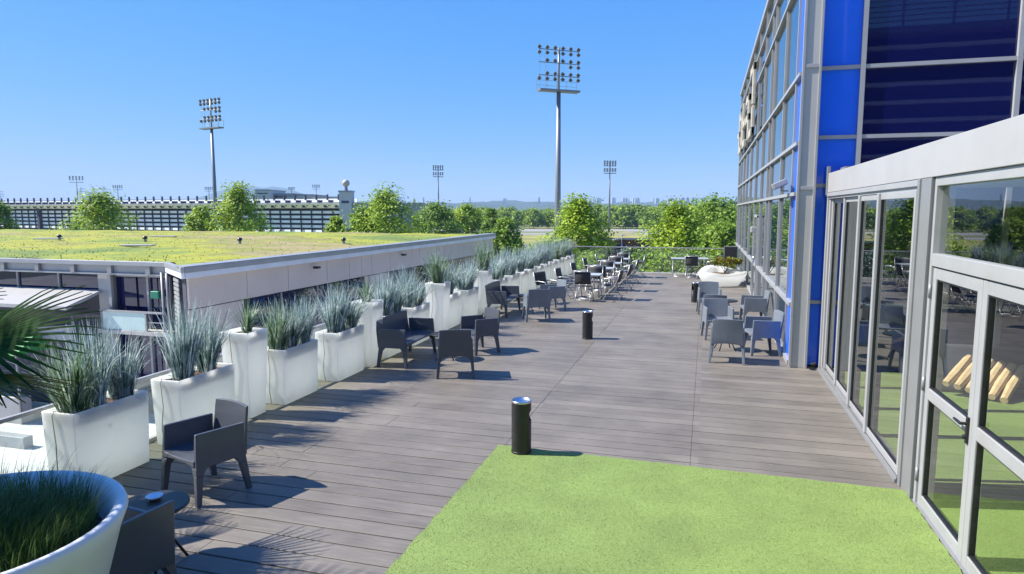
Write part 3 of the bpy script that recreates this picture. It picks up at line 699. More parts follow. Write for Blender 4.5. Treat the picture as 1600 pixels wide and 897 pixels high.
def tuft_mesh(seed, n=260, h=.66, spread=.095, wide=.0155, droop=.6, fan_=.34):
    r = random.Random(seed); b = MB()
    cl = [(r.uniform(-1,1)*spread*.7, r.uniform(-1,1)*spread*.7, r.random()*6.28, r.uniform(0, .16)) for _ in range(5)]
    for i in range(n):
        cx, cy, ca, cl_ = cl[i % 5]; a = r.random()*2*PI; rr = spread*.55*math.sqrt(r.random()); x, y = cx+rr*math.cos(a), cy+rr*math.sin(a)
        L = h*r.uniform(.5, 1.15); ao = math.atan2(y+.35*cl_*math.sin(ca), x+.35*cl_*math.cos(ca)) + r.uniform(-.8, .8); lean = cl_*.6 + r.random()**1.4*fan_
        end = lean + droop*(r.random()**2.6)*2.2
        b.blade((x, y, 0), (math.cos(ao), math.sin(ao)), L, wide*r.uniform(.5, 1.4), (lean, end), 6, r.uniform(-1.4, 1.4))
    for i in range(14):  # bent and broken blades, long wisps that arch far out
        a = r.random()*2*PI; L = h*r.uniform(1.0, 1.5)
        b.blade((0.05*math.cos(a), .05*math.sin(a), 0), (math.cos(a), math.sin(a)), L, wide*.5, (r.uniform(.15,.5), r.uniform(1.7, 2.9)), 8, 0)
    for i in range(14):  # dead blades lying over the soil
        a = r.random()*2*PI
        b.blade((0.05*math.cos(a), .05*math.sin(a), .02), (math.cos(a), math.sin(a)), h*r.uniform(.25, .45), wide*.6, (r.uniform(.9, 1.3), r.uniform(1.5, 2.4)), 5, .8)
    return b
TUFT = {}
for k, (nm, mt, kw) in enumerate([('blue', 'grass_blue', dict(h=.72, n=300)), ('blue', 'grass_blue', dict(h=.64, n=260, fan_=.5)), ('blue', 'grass_blue', dict(h=.80, n=320, fan_=.3, droop=.45)),
                             ('blue', 'grass_blue', dict(h=.60, n=240, fan_=.55, droop=.9)), ('green', 'grass_green', dict(h=.46, n=70, spread=.05, wide=.020, fan_=.6)), ('green', 'grass_green', dict(h=.66, n=260, fan_=.45)),
                             ('blue', 'grass_blue', dict(h=.74, n=280, fan_=.42, droop=1.0))]):
    TUFT[k] = (tuft_mesh(40+k, **kw), mt)
tuft_src = {}
def tuft(k, loc, rz, sc_, label):
    if k not in tuft_src:
        o = TUFT[k][0].build('ornamental_grass', M[TUFT[k][1]]); tag(o, label, 'grass plant', 'ornamental grasses in the white planters', 'thing'); tuft_src[k] = o
    else:
        o = tuft_src[k].copy(); COL.objects.link(o); o['label'] = label
    o.location = loc; o.rotation_euler.z = rz; o.scale = (sc_[0], sc_[0], sc_[1]); return o

def cord(W, Hh, t, rnd):
    b = MB(); x = -W*.62
    b.tube([(x, .05, Hh-.03), (x, .01, Hh+.006), (x, -.012, Hh-.03), (x+.02, t*.4-.018, Hh*.6), (x-.03+rnd.uniform(-.03,.03), t*.8-.014, Hh*.25), (x+.02, t-.02, .01)], .0055, 6)
    return b
rp = random.Random(21)
LOW, TALL = .77, 1.12
# (kind, near y at the rim, length, right x, height, number of tufts)
PLANT = [('low', 4.66, .88, -5.58, 3), ('low', 5.93, .92, -5.55, 2), ('tall', 7.0, .42, -5.47, 1), ('low', 7.68, .84, -5.43, 3), ('low', 9.0, .86, -5.40, 2), ('tall', 9.98, .42, -5.32, 1),
         ('low', 10.75, .88, -5.42, 2), ('low', 11.82, .86, -5.42, 2), ('tall', 13.05, .44, -5.28, 1), ('low', 13.75, .85, -5.46, 1), ('low', 14.85, .8, -5.38, 2), ('tall', 16.15, .44, -5.32, 1),
         ('low', 17.35, .95, -5.4, 2), ('low', 18.65, .9, -5.4, 2), ('low', 19.75, .9, -5.4, 1), ('low', 20.85, .9, -5.4, 2), ('low', 21.95, .9, -5.4, 1), ('low', 23.05, .9, -5.4, 2), ('low', 24.2, .9, -5.4, 1),
         ('low', 25.3, .9, -5.4, 2), ('low', 26.4, .9, -5.4, 1), ('low', 27.5, .9, -5.4, 2)]
nlow = ntall = 0
src = {}
for i, (kd, y, L, xr, nt_) in enumerate(PLANT):
    W = .40 if kd == 'low' else .42; Hh = LOW if kd == 'low' else TALL; tp = .022 if kd == 'low' else .05
    if kd == 'low':
        nlow += 1; lab = f'{ORD[nlow-1]} long low white planter box from the camera end of the row'
        if i == 0: lab = 'nearest long low white planter box, with a small dark hole in its side'
    else:
        ntall += 1; lab = f'{ORD[ntall-1]} tall narrow white planter from the camera end of the row'
    key = (kd, round(L, 2))
    if key not in src:
        t = thing('planter_box', lab, 'planter', (xr, y, 0), 0, 'white planters along the deck edge')
        planter_mesh(W, L, Hh, tp).build('body', M['planter'], t, bevel=.016, bseg=3)
        soil_mesh(W, L, Hh, rp).build('soil', M['soil'], t)
        cord(W, Hh, tp, rp).build('power_cord', M['cable'], t, smooth=True)
        src[key] = (t, tree_of(t))
    else:
        t = dup(src[key][0], (xr, y, 0), rp.uniform(-.025, .025), lab, src[key][1])
    pn = lab.split(' white planter')[0] + (' planter')
    for j in range(nt_):
        yy = y + L*(j+.5)/nt_ + rp.uniform(-.03, .03); xx = xr - W/2 + rp.uniform(-.02, .02)
        k = 4 if kd == 'tall' and i in (2, 5) else rp.choice((0, 1, 2, 3, 5, 6, 0, 2))
        if kd == 'tall' and i in (8, 11): k = 5
        if i == 0: k = (5, 2, 0)[j]
        s0 = 1.0 if nt_ > 1 else 1.15
        if k == 4: s0 = 1.0
        which = '' if nt_ == 1 else ['near ', 'middle ', 'far '][j] if nt_ == 3 else ['near ', 'far '][j]
        hue = 'green' if k in (4, 5) else 'blue-grey'
        lb = f'{which}{hue} grass clump in the {pn} of the row' if i else f'{which}{hue} grass clump in the nearest white planter'
        tuft(k, (xx, yy, Hh-.07), rp.random()*6.28, (s0*rp.uniform(.92, 1.1), s0*rp.uniform(.92, 1.12)), lb)
b = MB(); b.tube([(0, 0, 0), (.006, 0, 0)], .011, 12); o = b.build('drain_hole', M['black']); o.parent = src[('low', .88)][0]; o.location = (-.026, .39, .54)

# ------------------------------------------------------------------ armchairs and benches
def chair_parts(root, W, m):
    """one-piece plastic seat; faces +Y; W = width at the floor"""
    h = W/2; ht = h-.028
    def xo(z): return h - (h-ht)*z/.66
    # arm panels with the notch towards the back
    for s in (-1, 1):
        b = MB(); zb, zf = .33, .655; th = .034
        a0, a1 = xo(zb), xo(zf)
        y0b, y0t, y1b, y1t = -.245, -.255, .255, .235
        o_ = [(s*a0, y0b, zb), (s*a0, y1b, zb), (s*a1, y1t, zf), (s*a1, y0t, zf-.01)]
        i_ = [(s*(a0-th-.012), y0b, zb), (s*(a0-th-.012), y1b, zb), (s*(a1-th), y1t, zf), (s*(a1-th), y0t, zf-.01)]
        n = 0; b.v = o_+i_
        b.f = [(0,1,2,3), (7,6,5,4), (0,4,5,1), (1,5,6,2), (2,6,7,3), (3,7,4,0)]
        if s > 0: b.f = [tuple(reversed(f)) for f in b.f]
        b.f = [tuple(reversed(f)) for f in b.f]
        b.build('armrest', m, root, bevel=.008)
    for sx in (-1, 1):
        for sy in (-1, 1):
            b = MB(); z1 = .345; xo1 = xo(z1)-.001; xo0 = h+.006
            yo1 = .256 if sy > 0 else -.246; yo0 = .275 if sy > 0 else -.285
            tx, ty, bx, by = .085, .12, .042, .046
            xs1 = sorted((sx*xo1, sx*(xo1-tx))); ys1 = sorted((yo1, yo1-sy*ty)); xs0 = sorted((sx*xo0, sx*(xo0-bx))); ys0 = sorted((yo0, yo0-sy*by))
            q = lambda xs, ys, z: [(xs[0], ys[0], z), (xs[1], ys[0], z), (xs[1], ys[1], z), (xs[0], ys[1], z)]
            zm = .27; um = .78
            mix = lambda A, B, u: [A[k]*u+B[k]*(1-u) for k in (0, 1)]
            # knee: the leg narrows quickly below the panel, then slowly
            xm = sorted((sx*(xo(zm)), sx*(xo(zm)-.052))); yo_m = yo1+(yo0-yo1)*(1-zm/.345); ym = sorted((yo_m, yo_m-sy*.068))
            b.hexa(q(xm, ym, zm), q(xs1, ys1, z1)); b.hexa(q(xs0, ys0, 0), q(xm, ym, zm))
            b.build('leg', m, root, bevel=.005)
    # backrest: gently hollow panel leaning back
    b = MB(); nx, nz = 10, 6; wb, wt = h-.03, h-.052
    for side in (0, 1):
        for j in range(nz+1):
            v = j/nz; z = .325+.47*v; hw = wb+(wt-wb)*v; yb_ = -.240-.055*v
            if v > .65: hw = min(hw, wt+.004)
            for i in range(nx+1):
                u = -1+2*i/nx; y = yb_ - .022*(1-u*u)*v + (0 if side else -.028); zz = z - (.012*u*u if j == nz else 0) + (.03*(1-u*u) if j == 0 else 0)
                b.v.append((hw*u, y, zz))
    k = (nx+1)*(nz+1)
    for j in range(nz):
        for i in range(nx):
            a = j*(nx+1)+i; b.f.append((a+1, a, a+nx+1, a+nx+2)); b.f.append((k+a, k+a+1, k+a+nx+2, k+a+nx+1))
    for i in range(nx):
        b.f.append((i, i+1, k+i+1, k+i)); a = nz*(nx+1)+i; b.f.append((a+1, a, k+a, k+a+1))
    for j in range(nz):
        a = j*(nx+1); b.f.append((a+nx+1, a, k+a, k+a+nx+1)); a += nx; b.f.append((a, a+nx+1, k+a+nx+1, k+a))
    b.build('backrest', m, root, bevel=.006)
    # seat: shallow dish with a rolled front edge
    b = MB(); nx, ny = 10, 8; hs = h-.045
    for side in (0, 1):
        for j in range(ny+1):
            y = -.235+.495*j/ny
            for i in range(nx+1):
                u = -1+2*i/nx; z = .425-.018*(1-u*u)*(1-(j/ny-.4)**2) - (.012 if j == ny else 0)
                if side == 0: z = .39 if j < ny-1 else .352 + .02*(1-u*u)
                b.v.append((hs*u, y, z))
    k = (nx+1)*(ny+1)
    for j in range(ny):
        for i in range(nx):
            a = j*(nx+1)+i; b.f.append((a, a+nx+1, a+nx+2, a+1)); b.f.append((k+a, k+a+1, k+a+nx+2, k+a+nx+1))
    for i in range(nx):
        b.f.append((i+1, i, k+i, k+i+1)[::-1]); a = ny*(nx+1)+i; b.f.append((a, a+1, k+a+1, k+a)[::-1])
    for j in range(ny):
        a = j*(nx+1); b.f.append((a, a+nx+1, k+a+nx+1, k+a)[::-1]); a += nx; b.f.append((a+nx+1, a, k+a, k+a+nx+1)[::-1])
    b.build('seat', m, root, bevel=.006)
def face(fx, fy): return math.atan2(-fx, fy)
proto = {}
def chair(kind, x, y, f, label, W=.60):
    g = {'anth': 'plastic armchairs on the left of the deck', 'grey': 'plastic armchairs by the glass building'}[kind] if W < 1 else 'plastic benches in front of the planters'
    key = (kind, W)
    if key not in proto:
        t = thing('armchair' if W < 1 else 'garden_bench', label, 'armchair' if W < 1 else 'bench', (x, y, .003), face(*f), g)
        chair_parts(t, W, M[kind]); proto[key] = (t, tree_of(t)); return t
    return tag(dup(proto[key][0], (x, y, .003), face(*f), label, proto[key][1]), group=g)
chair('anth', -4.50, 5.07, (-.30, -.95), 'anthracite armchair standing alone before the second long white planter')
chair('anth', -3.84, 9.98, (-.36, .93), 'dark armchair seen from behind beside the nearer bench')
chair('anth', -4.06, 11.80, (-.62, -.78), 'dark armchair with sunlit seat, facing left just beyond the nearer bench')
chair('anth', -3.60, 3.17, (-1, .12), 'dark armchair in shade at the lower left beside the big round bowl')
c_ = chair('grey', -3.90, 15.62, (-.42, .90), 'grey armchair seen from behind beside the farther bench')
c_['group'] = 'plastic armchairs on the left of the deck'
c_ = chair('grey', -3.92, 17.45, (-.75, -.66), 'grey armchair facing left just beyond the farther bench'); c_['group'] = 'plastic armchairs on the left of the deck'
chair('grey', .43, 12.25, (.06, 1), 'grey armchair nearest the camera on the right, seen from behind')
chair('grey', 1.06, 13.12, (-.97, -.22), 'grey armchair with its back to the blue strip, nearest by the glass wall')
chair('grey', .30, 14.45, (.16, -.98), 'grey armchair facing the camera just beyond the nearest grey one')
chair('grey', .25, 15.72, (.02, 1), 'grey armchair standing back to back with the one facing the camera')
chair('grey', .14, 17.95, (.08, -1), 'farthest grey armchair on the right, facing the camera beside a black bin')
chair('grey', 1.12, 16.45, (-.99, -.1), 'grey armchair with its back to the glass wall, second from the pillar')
chair('anth', -5.05, 10.78, (1, .02), 'nearer dark two-seat bench in front of the white planters', 1.36)
chair('anth', -4.96, 16.42, (1, .02), 'farther dark two-seat bench in front of the white planters', 1.36)

# round side tables
def side_table(x, y, label, first=[None]):
    if first[0] is None:
        t = thing('side_table', label, 'side table', (x, y, 0), 0, 'round side tables')
        b = MB(); b.lathe([(0,.435),(.245,.435),(.26,.445),(.26,.458),(.25,.465),(0,.465)], 40); b.build('table_top', M['black'], t, smooth=False)
        for k in range(4):
            a = PI/4+k*PI/2; b = MB(); b.tube([(.05*math.cos(a), .05*math.sin(a), .43), (.08*math.cos(a), .08*math.sin(a), .25), (.22*math.cos(a), .22*math.sin(a), 0)], .011, 8)
            b.build('leg', M['black'], t, smooth=True)
        first[0] = (t, tree_of(t)); return t
    return dup(first[0][0], (x, y, 0), .3, label, first[0][1])
side_table(-3.93, 3.86, 'round black side table in shade with a white dish, lower left')
side_table(-4.42, 11.0, 'round black side table between the nearer bench and its two chairs')
side_table(-4.42, 16.75, 'round black side table in front of the farther bench')
side_table(.42, 13.25, 'round black side table between the nearest grey chairs on the right')
side_table(.55, 17.1, 'round black side table between the farther grey chairs on the right')
b = MB(); b.lathe([(0,0),(.03,0),(.055,.022),(.062,.03),(.056,.028),(.028,.008),(0,.006)], 28)
tag(b.build('dish', M['cup'], smooth=True, loc=(-3.97, 3.93, .466)), 'small white dish on the shaded black side table', 'dish')

# ------------------------------------------------------------------ ashtray bins
def bin_(x, y, rz, label, first=[None]):
    if first[0] is None:
        t = thing('ashtray_bin', label, 'bin', (x, y, .0), rz, 'black ashtray bins')
        b = MB(); k = 40; r = .108; zs_ = [0, .02, .36, .375, .40, .43, .455, .47, .555, .56]
        for z in zs_:
            for j in range(k): b.v.append((r*math.cos(2*PI*j/k), r*math.sin(2*PI*j/k), z))
        hole = lambda i, j: 2 <= i <= 6 and (j <= (3 if 3 <= i <= 5 else 2) or j >= k-1-(3 if 3 <= i <= 5 else 2))
        for i in range(len(zs_)-1):
            for j in range(k):
                if hole(i, j): continue
                a = i*k+j; c = i*k+(j+1)%k; b.f.append((a, c, c+k, a+k))
        b.f.append(tuple(reversed(range(k))))
        o = b.build('body', M['black'], t, smooth=True); sd = o.modifiers.new('thick', 'SOLIDIFY'); sd.thickness = .004; sd.offset = -1
        b = MB(); b.lathe([(.108,.558),(.112,.562),(.112,.578),(.104,.583),(.098,.578),(.09,.562),(.0,.556)], 40); b.build('ashtray_top', M['steel'], t, smooth=True)
        b = MB(); b.lathe([(.109,.0),(.112,.0),(.112,.018),(.109,.02)], 40); b.build('foot_ring', M['black'], t, smooth=True)
        first[0] = (t, tree_of(t)); return t
    return dup(first[0][0], (x, y, 0), rz, label, first[0][1])
bn = bin_(-1.87, 6.84, .25, 'black ashtray bin with steel top standing on the corner of the turf carpet'); bn.location.z = .024
bin_(-2.30, 13.62, .2, 'black ashtray bin standing alone in the middle of the bare deck')
bin_(-.24, 20.0, -2.6, 'black ashtray bin beyond the grey armchairs near the white freeform tub')

# ------------------------------------------------------------------ dining tables and folding sling chairs
def fold_chair(x, y, f, label, first=[None]):
    if first[0] is None:
        t = thing('folding_chair', label, 'chair', (x, y, 0), face(*f), 'metal folding chairs at the square tables')
        for s in (-1, 1):
            X = s*.24
            b = MB(); b.tube([(X, .24, .012), (X, .12, .20), (X, -.10, .42), (X, -.20, .62), (X, -.27, .90)], .013, 8); b.build('leg', M['lmetal'], t, smooth=True)
            b = MB(); b.tube([(X*.9, -.27, .012), (X*.9, -.12, .2), (X*.9, .10, .40), (X*.9, .22, .455)], .013, 8); b.build('leg', M['lmetal'], t, smooth=True)
            b = MB(); b.tube([(X*1.08, -.20, .63), (X*1.08, -.05, .655), (X*1.08, .20, .64), (X*1.08, .24, .60), (X*1.05, .20, .44)], .013, 8); b.build('armrest', M['lmetal'], t, smooth=True)
        b = MB()
        for i in range(6):
            u = i/5; zz = .45-.025*math.sin(PI*u); yy = -.16+.38*u
            b.v += [(-.225, yy, zz), (.225, yy, zz)]
        for i in range(5): b.f.append((2*i, 2*i+1, 2*i+3, 2*i+2))
        o = b.build('seat', M['sling'], t, smooth=True); o.modifiers.new('thick', 'SOLIDIFY').thickness = .006
        b = MB()
        for i in range(6):
            u = i/5; zz = .52+.36*u; yy = -.17-.09*u-.02*math.sin(PI*u)
            b.v += [(-.235, yy, zz), (.235, yy, zz)]
        for i in range(5): b.f.append((2*i, 2*i+1, 2*i+3, 2*i+2))
        o = b.build('backrest', M['sling'], t, smooth=True); o.modifiers.new('thick', 'SOLIDIFY').thickness = .008
        for (hx, y_, z_, r_) in ((.24, .20, .06, .009), (.22, -.23, .06, .009), (.24, -.27, .89, .012)):
            b = MB(); b.tube([(-hx, y_, z_), (hx, y_, z_)], r_, 6); b.build('crossbar', M['lmetal'], t, smooth=True)
        first[0] = (t, tree_of(t)); return t
    return dup(first[0][0], (x, y, 0), face(*f), label, first[0][1])
def dining_table(x, y, rz, label, first=[None]):
    if first[0] is None:
        t = thing('square_table', label, 'table', (x, y, 0), rz, 'square dining tables')
        b = MB(); b.box(-.36, .36, -.36, .36, .725, .745); b.build('table_top', M['ttop'], t, bevel=.008)
        b = MB(); b.box(-.365, .365, -.365, -.361, .72, .748); b.box(-.365, .365, .361, .365, .72, .748); b.box(-.365, -.361, -.36, .36, .72, .748); b.box(.361, .365, -.36, .36, .72, .748); b.build('edge_band', M['lmetal'], t)
        for s in (-1, 1):
            b = MB(); b.tube([(s*.30, -.30, .01), (s*.3, .26, .71)], .014, 8); b.tube([(s*.27, .30, .01), (s*.27, -.26, .71)], .014, 8); b.build('leg', M['lmetal'], t, smooth=True)
        for y_ in (-.29, .29):
            b = MB(); b.tube([(-.29, y_, .02), (.29, y_, .02)], .012, 6); b.build('crossbar', M['lmetal'], t, smooth=True)
        first[0] = (t, tree_of(t)); return t
    return dup(first[0][0], (x, y, 0), rz, label, first[0][1])
for i, (x, y) in enumerate([(-3.34, 20.0), (-3.30, 22.3), (-3.30, 24.6), (-3.26, 26.9)]):
    od = ['nearest', 'second', 'third', 'farthest'][i]
    dining_table(x, y, rp.uniform(-.1, .1), f'{od} square grey-topped table in the row on the left')
    fold_chair(x-.04+rp.uniform(-.05,.05), y-.66, (rp.uniform(-.1,.1), 1), f'dark sling chair on the camera side of the {od} square table')
    fold_chair(x+.72, y+rp.uniform(-.1,.1), (-1, rp.uniform(-.15,.15)), f'dark sling chair on the right of the {od} square table')
    fold_chair(x-.74, y+rp.uniform(-.1,.15), (1, rp.uniform(-.15,.15)), f'dark sling chair on the left of the {od} square table')
    fold_chair(x+.02, y+.72, (rp.uniform(-.1,.1), -1), f'dark sling chair on the far side of the {od} square table')
fold_chair(-4.35, 18.55, (.9, -.5), 'dark sling chair standing apart before the planters, left of the square tables')
dining_table(-.95, 27.75, .1, 'square table by the far balustrade with a sling chair at its right')
fold_chair(-.48, 27.0, (.05, 1), 'dark sling chair with its back to the camera near the far balustrade')
dining_table(-.25, 27.95, 0, 'square table behind the lone sling chair by the far balustrade')
fold_chair(.35, 27.6, (-1, .2), 'dark sling chair facing left just behind the white freeform tub')

# dark screen on a stand at the far right corner of the deck
t = thing('menu_screen', 'black framed screen on a grey post by the far corner of the glass wall', 'screen', (.98, 28.0, 0), -.1)
b = MB(); b.box(-.26, .26, -.03, .03, .68, 1.24); b.build('frame', M['alu2'], t, bevel=.006)
b = MB(); b.box(-.235, .235, -.038, -.032, .70, 1.215); b.build('display', M['black'], t)
b = MB(); b.box(-.26, -.225, -.02, .02, 0, .68); b.box(.225, .26, -.02, .02, 0, .68); b.box(-.28, -.2, -.18, .18, 0, .02); b.box(.2, .28, -.18, .18, 0, .02); b.build('stand', M['alu2'], t)

# white freeform tub with its red and green shrub
tub = thing('freeform_planter', 'large white freeform tub planter with wavy rim beside the glass wall', 'planter', (.55, 25.2, 0))
b = MB(); k = 64
def trim(a, s, zoff=0):
    x = .84*math.cos(a); y = 1.25*math.sin(a)
    w = 1+.10*math.cos(3*a+.6)
    return (x*w*s, y*w*s)
rings = [(.70, 0, 0), (.84, .18, 0), (.98, .38, .4), (1.0, .44, 1), (.97, .465, 1), (.93, .46, 1), (.80, .44, 1), (.64, .46, 1), (.58, .43, .8), (.56, .34, 0)]
for (s_, z, wv) in rings:
    for j in range(k):
        a = 2*PI*j/k; x, y = trim(a, s_); bumpz = (.10*max(0, math.sin(a*1.0-.15))**.8 + .035*math.cos(3*a+.6))*wv
        b.v.append((x, y, z+bumpz))
for i in range(len(rings)-1):
    for j in range(k):
        a = i*k+j; c = i*k+(j+1)%k; b.f.append((a, c, c+k, a+k))
b.f.append(tuple(reversed(range(k))))
b.build('body', M['planter'], tub, smooth=True)
b = MB(); b.v = [(*trim(2*PI*j/k, .565), .37) for j in range(k)]; b.f = [tuple(range(k))]; b.build('soil', M['soil'], tub)
def leafy(b, r, c, R3, n, size, up=.3):
    for i in range(n):
        while True:
            p = Vector((r.uniform(-1,1), r.uniform(-1,1), r.uniform(-1,1)))
            if p.length < 1: break
        p = Vector((c[0]+p.x*R3[0], c[1]+p.y*R3[1], c[2]+p.z*R3[2]))
        leafquad(b, r, p, size*r.uniform(.6, 1.3))
def leafquad(b, r, p, s, nrm=None):
    d = Vector((r.gauss(0,1), r.gauss(0,1), r.gauss(0,1)+.5)); d.normalize()
    u = d.orthogonal().normalized(); a = r.random()*6.28; w = d.cross(u); e1 = u*math.cos(a)+w*math.sin(a); e2 = d.cross(e1)
    n = len(b.v); b.v += [tuple(p-e1*s*.5), tuple(p+e2*s*.32+d*s*.06), tuple(p+e1*s*.55), tuple(p-e2*s*.32+d*s*.06)]; b.f.append((n,n+1,n+2,n+3))
r = random.Random(9); b = MB(); 
for i in range(26): 
    a = r.random()*6.28; rr = r.random()**.5; leafy(b, r, (.5*rr*math.cos(a), .35*rr*math.sin(a), .30+r.uniform(-.05,.28)*(1-rr*.5)), (.12,.12,.10), 55, .085)
sh = thing('shrub', 'small shrub with red and yellow-green leaves growing in the white freeform tub', 'shrub', (.72, 25.6, .42))
b.build('foliage', M['leaf_red'], sh)
b = MB()
for i in range(7): a = i*.9; b.tube([(0,0,-.05),(.12*math.cos(a),.1*math.sin(a),.15),(.3*math.cos(a),.22*math.sin(a),.36)], [.012,.009,.004], 5)
b.build('stem', M['bark'], sh)

# ------------------------------------------------------------------ big round bowl with grass, shaded palm
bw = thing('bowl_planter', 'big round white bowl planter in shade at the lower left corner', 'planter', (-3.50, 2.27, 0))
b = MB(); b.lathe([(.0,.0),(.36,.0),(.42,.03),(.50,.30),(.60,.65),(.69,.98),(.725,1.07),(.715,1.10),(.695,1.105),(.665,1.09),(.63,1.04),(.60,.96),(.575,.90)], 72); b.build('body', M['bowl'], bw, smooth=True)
b = MB(); n_ = 26
b.lathe([(.60,.955),(.45,.975),(.25,.985),(.0,.99)], 40); b.build('soil', M['soil'], bw)
r = random.Random(31); b = MB()
for i in range(5200):
    a = r.random()*6.28; rr = .57*math.sqrt(r.random()); x, y = rr*math.cos(a), rr*math.sin(a); ao = a+r.uniform(-1.3, 1.3)
    b.blade((x, y, .965), (math.cos(ao), math.sin(ao)), r.uniform(.12, .30), .0042, (r.uniform(0, .4), r.uniform(.7, 1.9)), 4, 0)
for i in range(60):
    a = r.random()*6.28; rr = .4+.18*r.random(); b.blade((rr*math.cos(a), rr*math.sin(a), .965), (math.cos(a), math.sin(a)), r.uniform(.3, .42), .004, (.2, 1.3), 6, 0)
tag(b.build('lawn_grass', M['grass_dark'], loc=(-3.50, 2.27, 0)), 'dark green fine grass filling the big round bowl', 'grass', kind='stuff')

# palm just outside the left edge, its fans reach into view
pt = thing('palm_pot', 'dark square pot at the left edge holding the fan palm', 'pot', (-5.62, 3.55, 0))
b = planter_mesh(.5, .5, .5, .03); b.v = [(x+.25, y-.25, z) for x, y, z in b.v]; b.build('body', M['anth'], pt, bevel=.01)
b = soil_mesh(.5, .5, .5, rp); b.v = [(x+.25, y-.25, z) for x, y, z in b.v]; b.build('soil', M['soil'], pt)
pm = thing('fan_palm', 'dark green fan palm whose leaves reach in at the left edge', 'palm', (-5.62, 3.55, .44))
b = MB(); b.tube([(0,0,0),(.02,.0,.5),(0,.03,1.05)], [.09,.10,.08], 12); b.build('trunk', M['bark'], pm, smooth=True)
def fan(b, hub, axis, nrm, R, n=30, spread=2.6, w=.032, fold=.0, r=random.Random(1)):
    axis = Vector(axis).normalized(); nrm = Vector(nrm).normalized(); side = nrm.cross(axis).normalized(); nrm = axis.cross(side).normalized(); hub = Vector(hub)
    for i in range(n):
        a = -spread/2+spread*i/(n-1); d = axis*math.cos(a)+side*math.sin(a); q = -axis*math.sin(a)+side*math.cos(a)
        L = R*(1-.12*abs(a)/spread*2)*r.uniform(.9, 1.06); n0 = len(b.v); seg = 7
        for k in range(seg+1):
            t = k/seg; dist = L*t; ww = (spread/(n-1)*dist*1.02 if t < .38 else w*(1.0-(t-.38)/.62*.85)) ; ww = min(ww, w)
            droop = -.16*R*max(0, t-.35)**2*(1+r.uniform(-.2,.3)); p = hub+d*dist+nrm*(droop); lift = nrm*(.006 if k else 0)
            b.v += [tuple(p-q*ww/2+lift), tuple(p), tuple(p+q*ww/2+lift)]
        for k in range(seg):
            c = n0+3*k; b.f += [(c, c+1, c+4, c+3), (c+1, c+2, c+5, c+4)]
crown = Vector((0, .03, 1.05)); base = Vector((-5.62, 3.55, .44))
rf = random.Random(17)
def leaf(hub, axis, nrm, R, m='palm', **k):
    b = MB(); hubl = Vector(hub)-base; mid = (crown+hubl)/2+Vector((0,0,.10))
    b.tube([crown, mid, hubl], [.012,.010,.007], 6); fan(b, hubl, axis, nrm, R, r=rf, **k); b.build('frond', M[m], pm)
leaf((-5.22, 3.62, 1.68), (.95, .10, -.02), (.28, -.52, .80), .86, spread=2.9, n=27, w=.046)
leaf((-5.05, 3.35, 1.50), (.92, .2, -.12), (.05, .05, 1), .80, m='palm_y', spread=1.1, n=14, w=.05)
for k in range(13):
    a = k*.485*PI+.9; el = rf.uniform(-.1, 1.0); rr = rf.uniform(.35, .5)
    hx = base.x+crown.x+rr*math.cos(a)*math.cos(el); hy = base.y+crown.y+rr*math.sin(a)*math.cos(el); hz = base.z+crown.z+.12+rr*math.sin(el)
    if math.cos(a) > .25: continue
    leaf((hx, hy, hz), (math.cos(a), math.sin(a), .1+.5*math.sin(el)), (-math.cos(a)*.4, -math.sin(a)*.4, 1), rf.uniform(.5, .62), spread=2.8, n=26)

# unseen tall palm, added past the left edge to shade this corner
PX, PY, PZ = -7.35, 2.0, 4.05
shade_palm = thing('fan_palm', 'added tall fan palm out of view, placed so its crown shades the bowl corner of the deck', 'palm', (PX, PY, ZG))
b = MB(); hp = PZ-ZG; b.tube([(.3,-.2,0),(.15,-.1,hp*.5),(0,0,hp)], [.22,.16,.14], 12); b.build('trunk', M['bark'], shade_palm, smooth=True)
for k in range(44):
    a = k*2.399; el = -.5+1.9*(k/44); rr = rf.uniform(.5, .8)
    hub = Vector((rr*math.cos(a)*math.cos(el), rr*math.sin(a)*math.cos(el), hp+rr*math.sin(el)))
    b = MB(); b.tube([(0,0,hp-.05), (hub.x*.5, hub.y*.5, (hub.z+hp)/2+.05), hub], [.014,.011,.008], 6)
    fan(b, hub, (math.cos(a), math.sin(a), .6*math.sin(el)), (-math.cos(a)*.3, -math.sin(a)*.3, 1), rf.uniform(.65, .85), n=26, spread=3.0, w=.06, r=rf); b.build('frond', M['palm'], shade_palm)

# ------------------------------------------------------------------ the long low building with the planted roof
RZ = .86
gr = thing('green_roof_building', 'long low grey building with a planted grass roof left of the terrace', 'building', (-15, 16.5, ZG))
def gb(name, fn, m, bevel=0, parent=gr, smooth=False):
    b = MB(); fn(b); b.v = [(x+15, y-16.5, z-ZG) for x, y, z in b.v]
    return b.build(name, m, parent, bevel=bevel, smooth=smooth)
foot = [(-15, 16.5), (-15, 47.0), (-72, 47.0), (-72, 18.15), (-17.1, 18.15)]
gb('wall', lambda b: b.prism([(-15.08, 16.6), (-15.08, 46.9), (-71.9, 46.9), (-71.9, 18.6), (-17.3, 18.6), (-16.5, 17.7)], ZG, RZ-.3), M['stand_d'])
rj = random.Random(8); J = [16.6, 19.31, 21.67, 24.35, 26.16, 27.24, 28.22, 30.14, 32.78, 33.7, 36.06, 37.36, 40.68, 42.29, 44.5, 46.9]
for i in range(len(J)-1):
    gb('wall_panel', lambda b: b.box(-15.07, -15.0, J[i]+.015, J[i+1]-.015, -.34, .62), M['cladding'])
for a_, c_ in ((16.6, 19.1), (27.5, 30.0)): gb('wall_panel', lambda b: b.box(-15.07, -15.0, a_, c_, -1.5, -.37), M['cladding'])
yy = 19.3
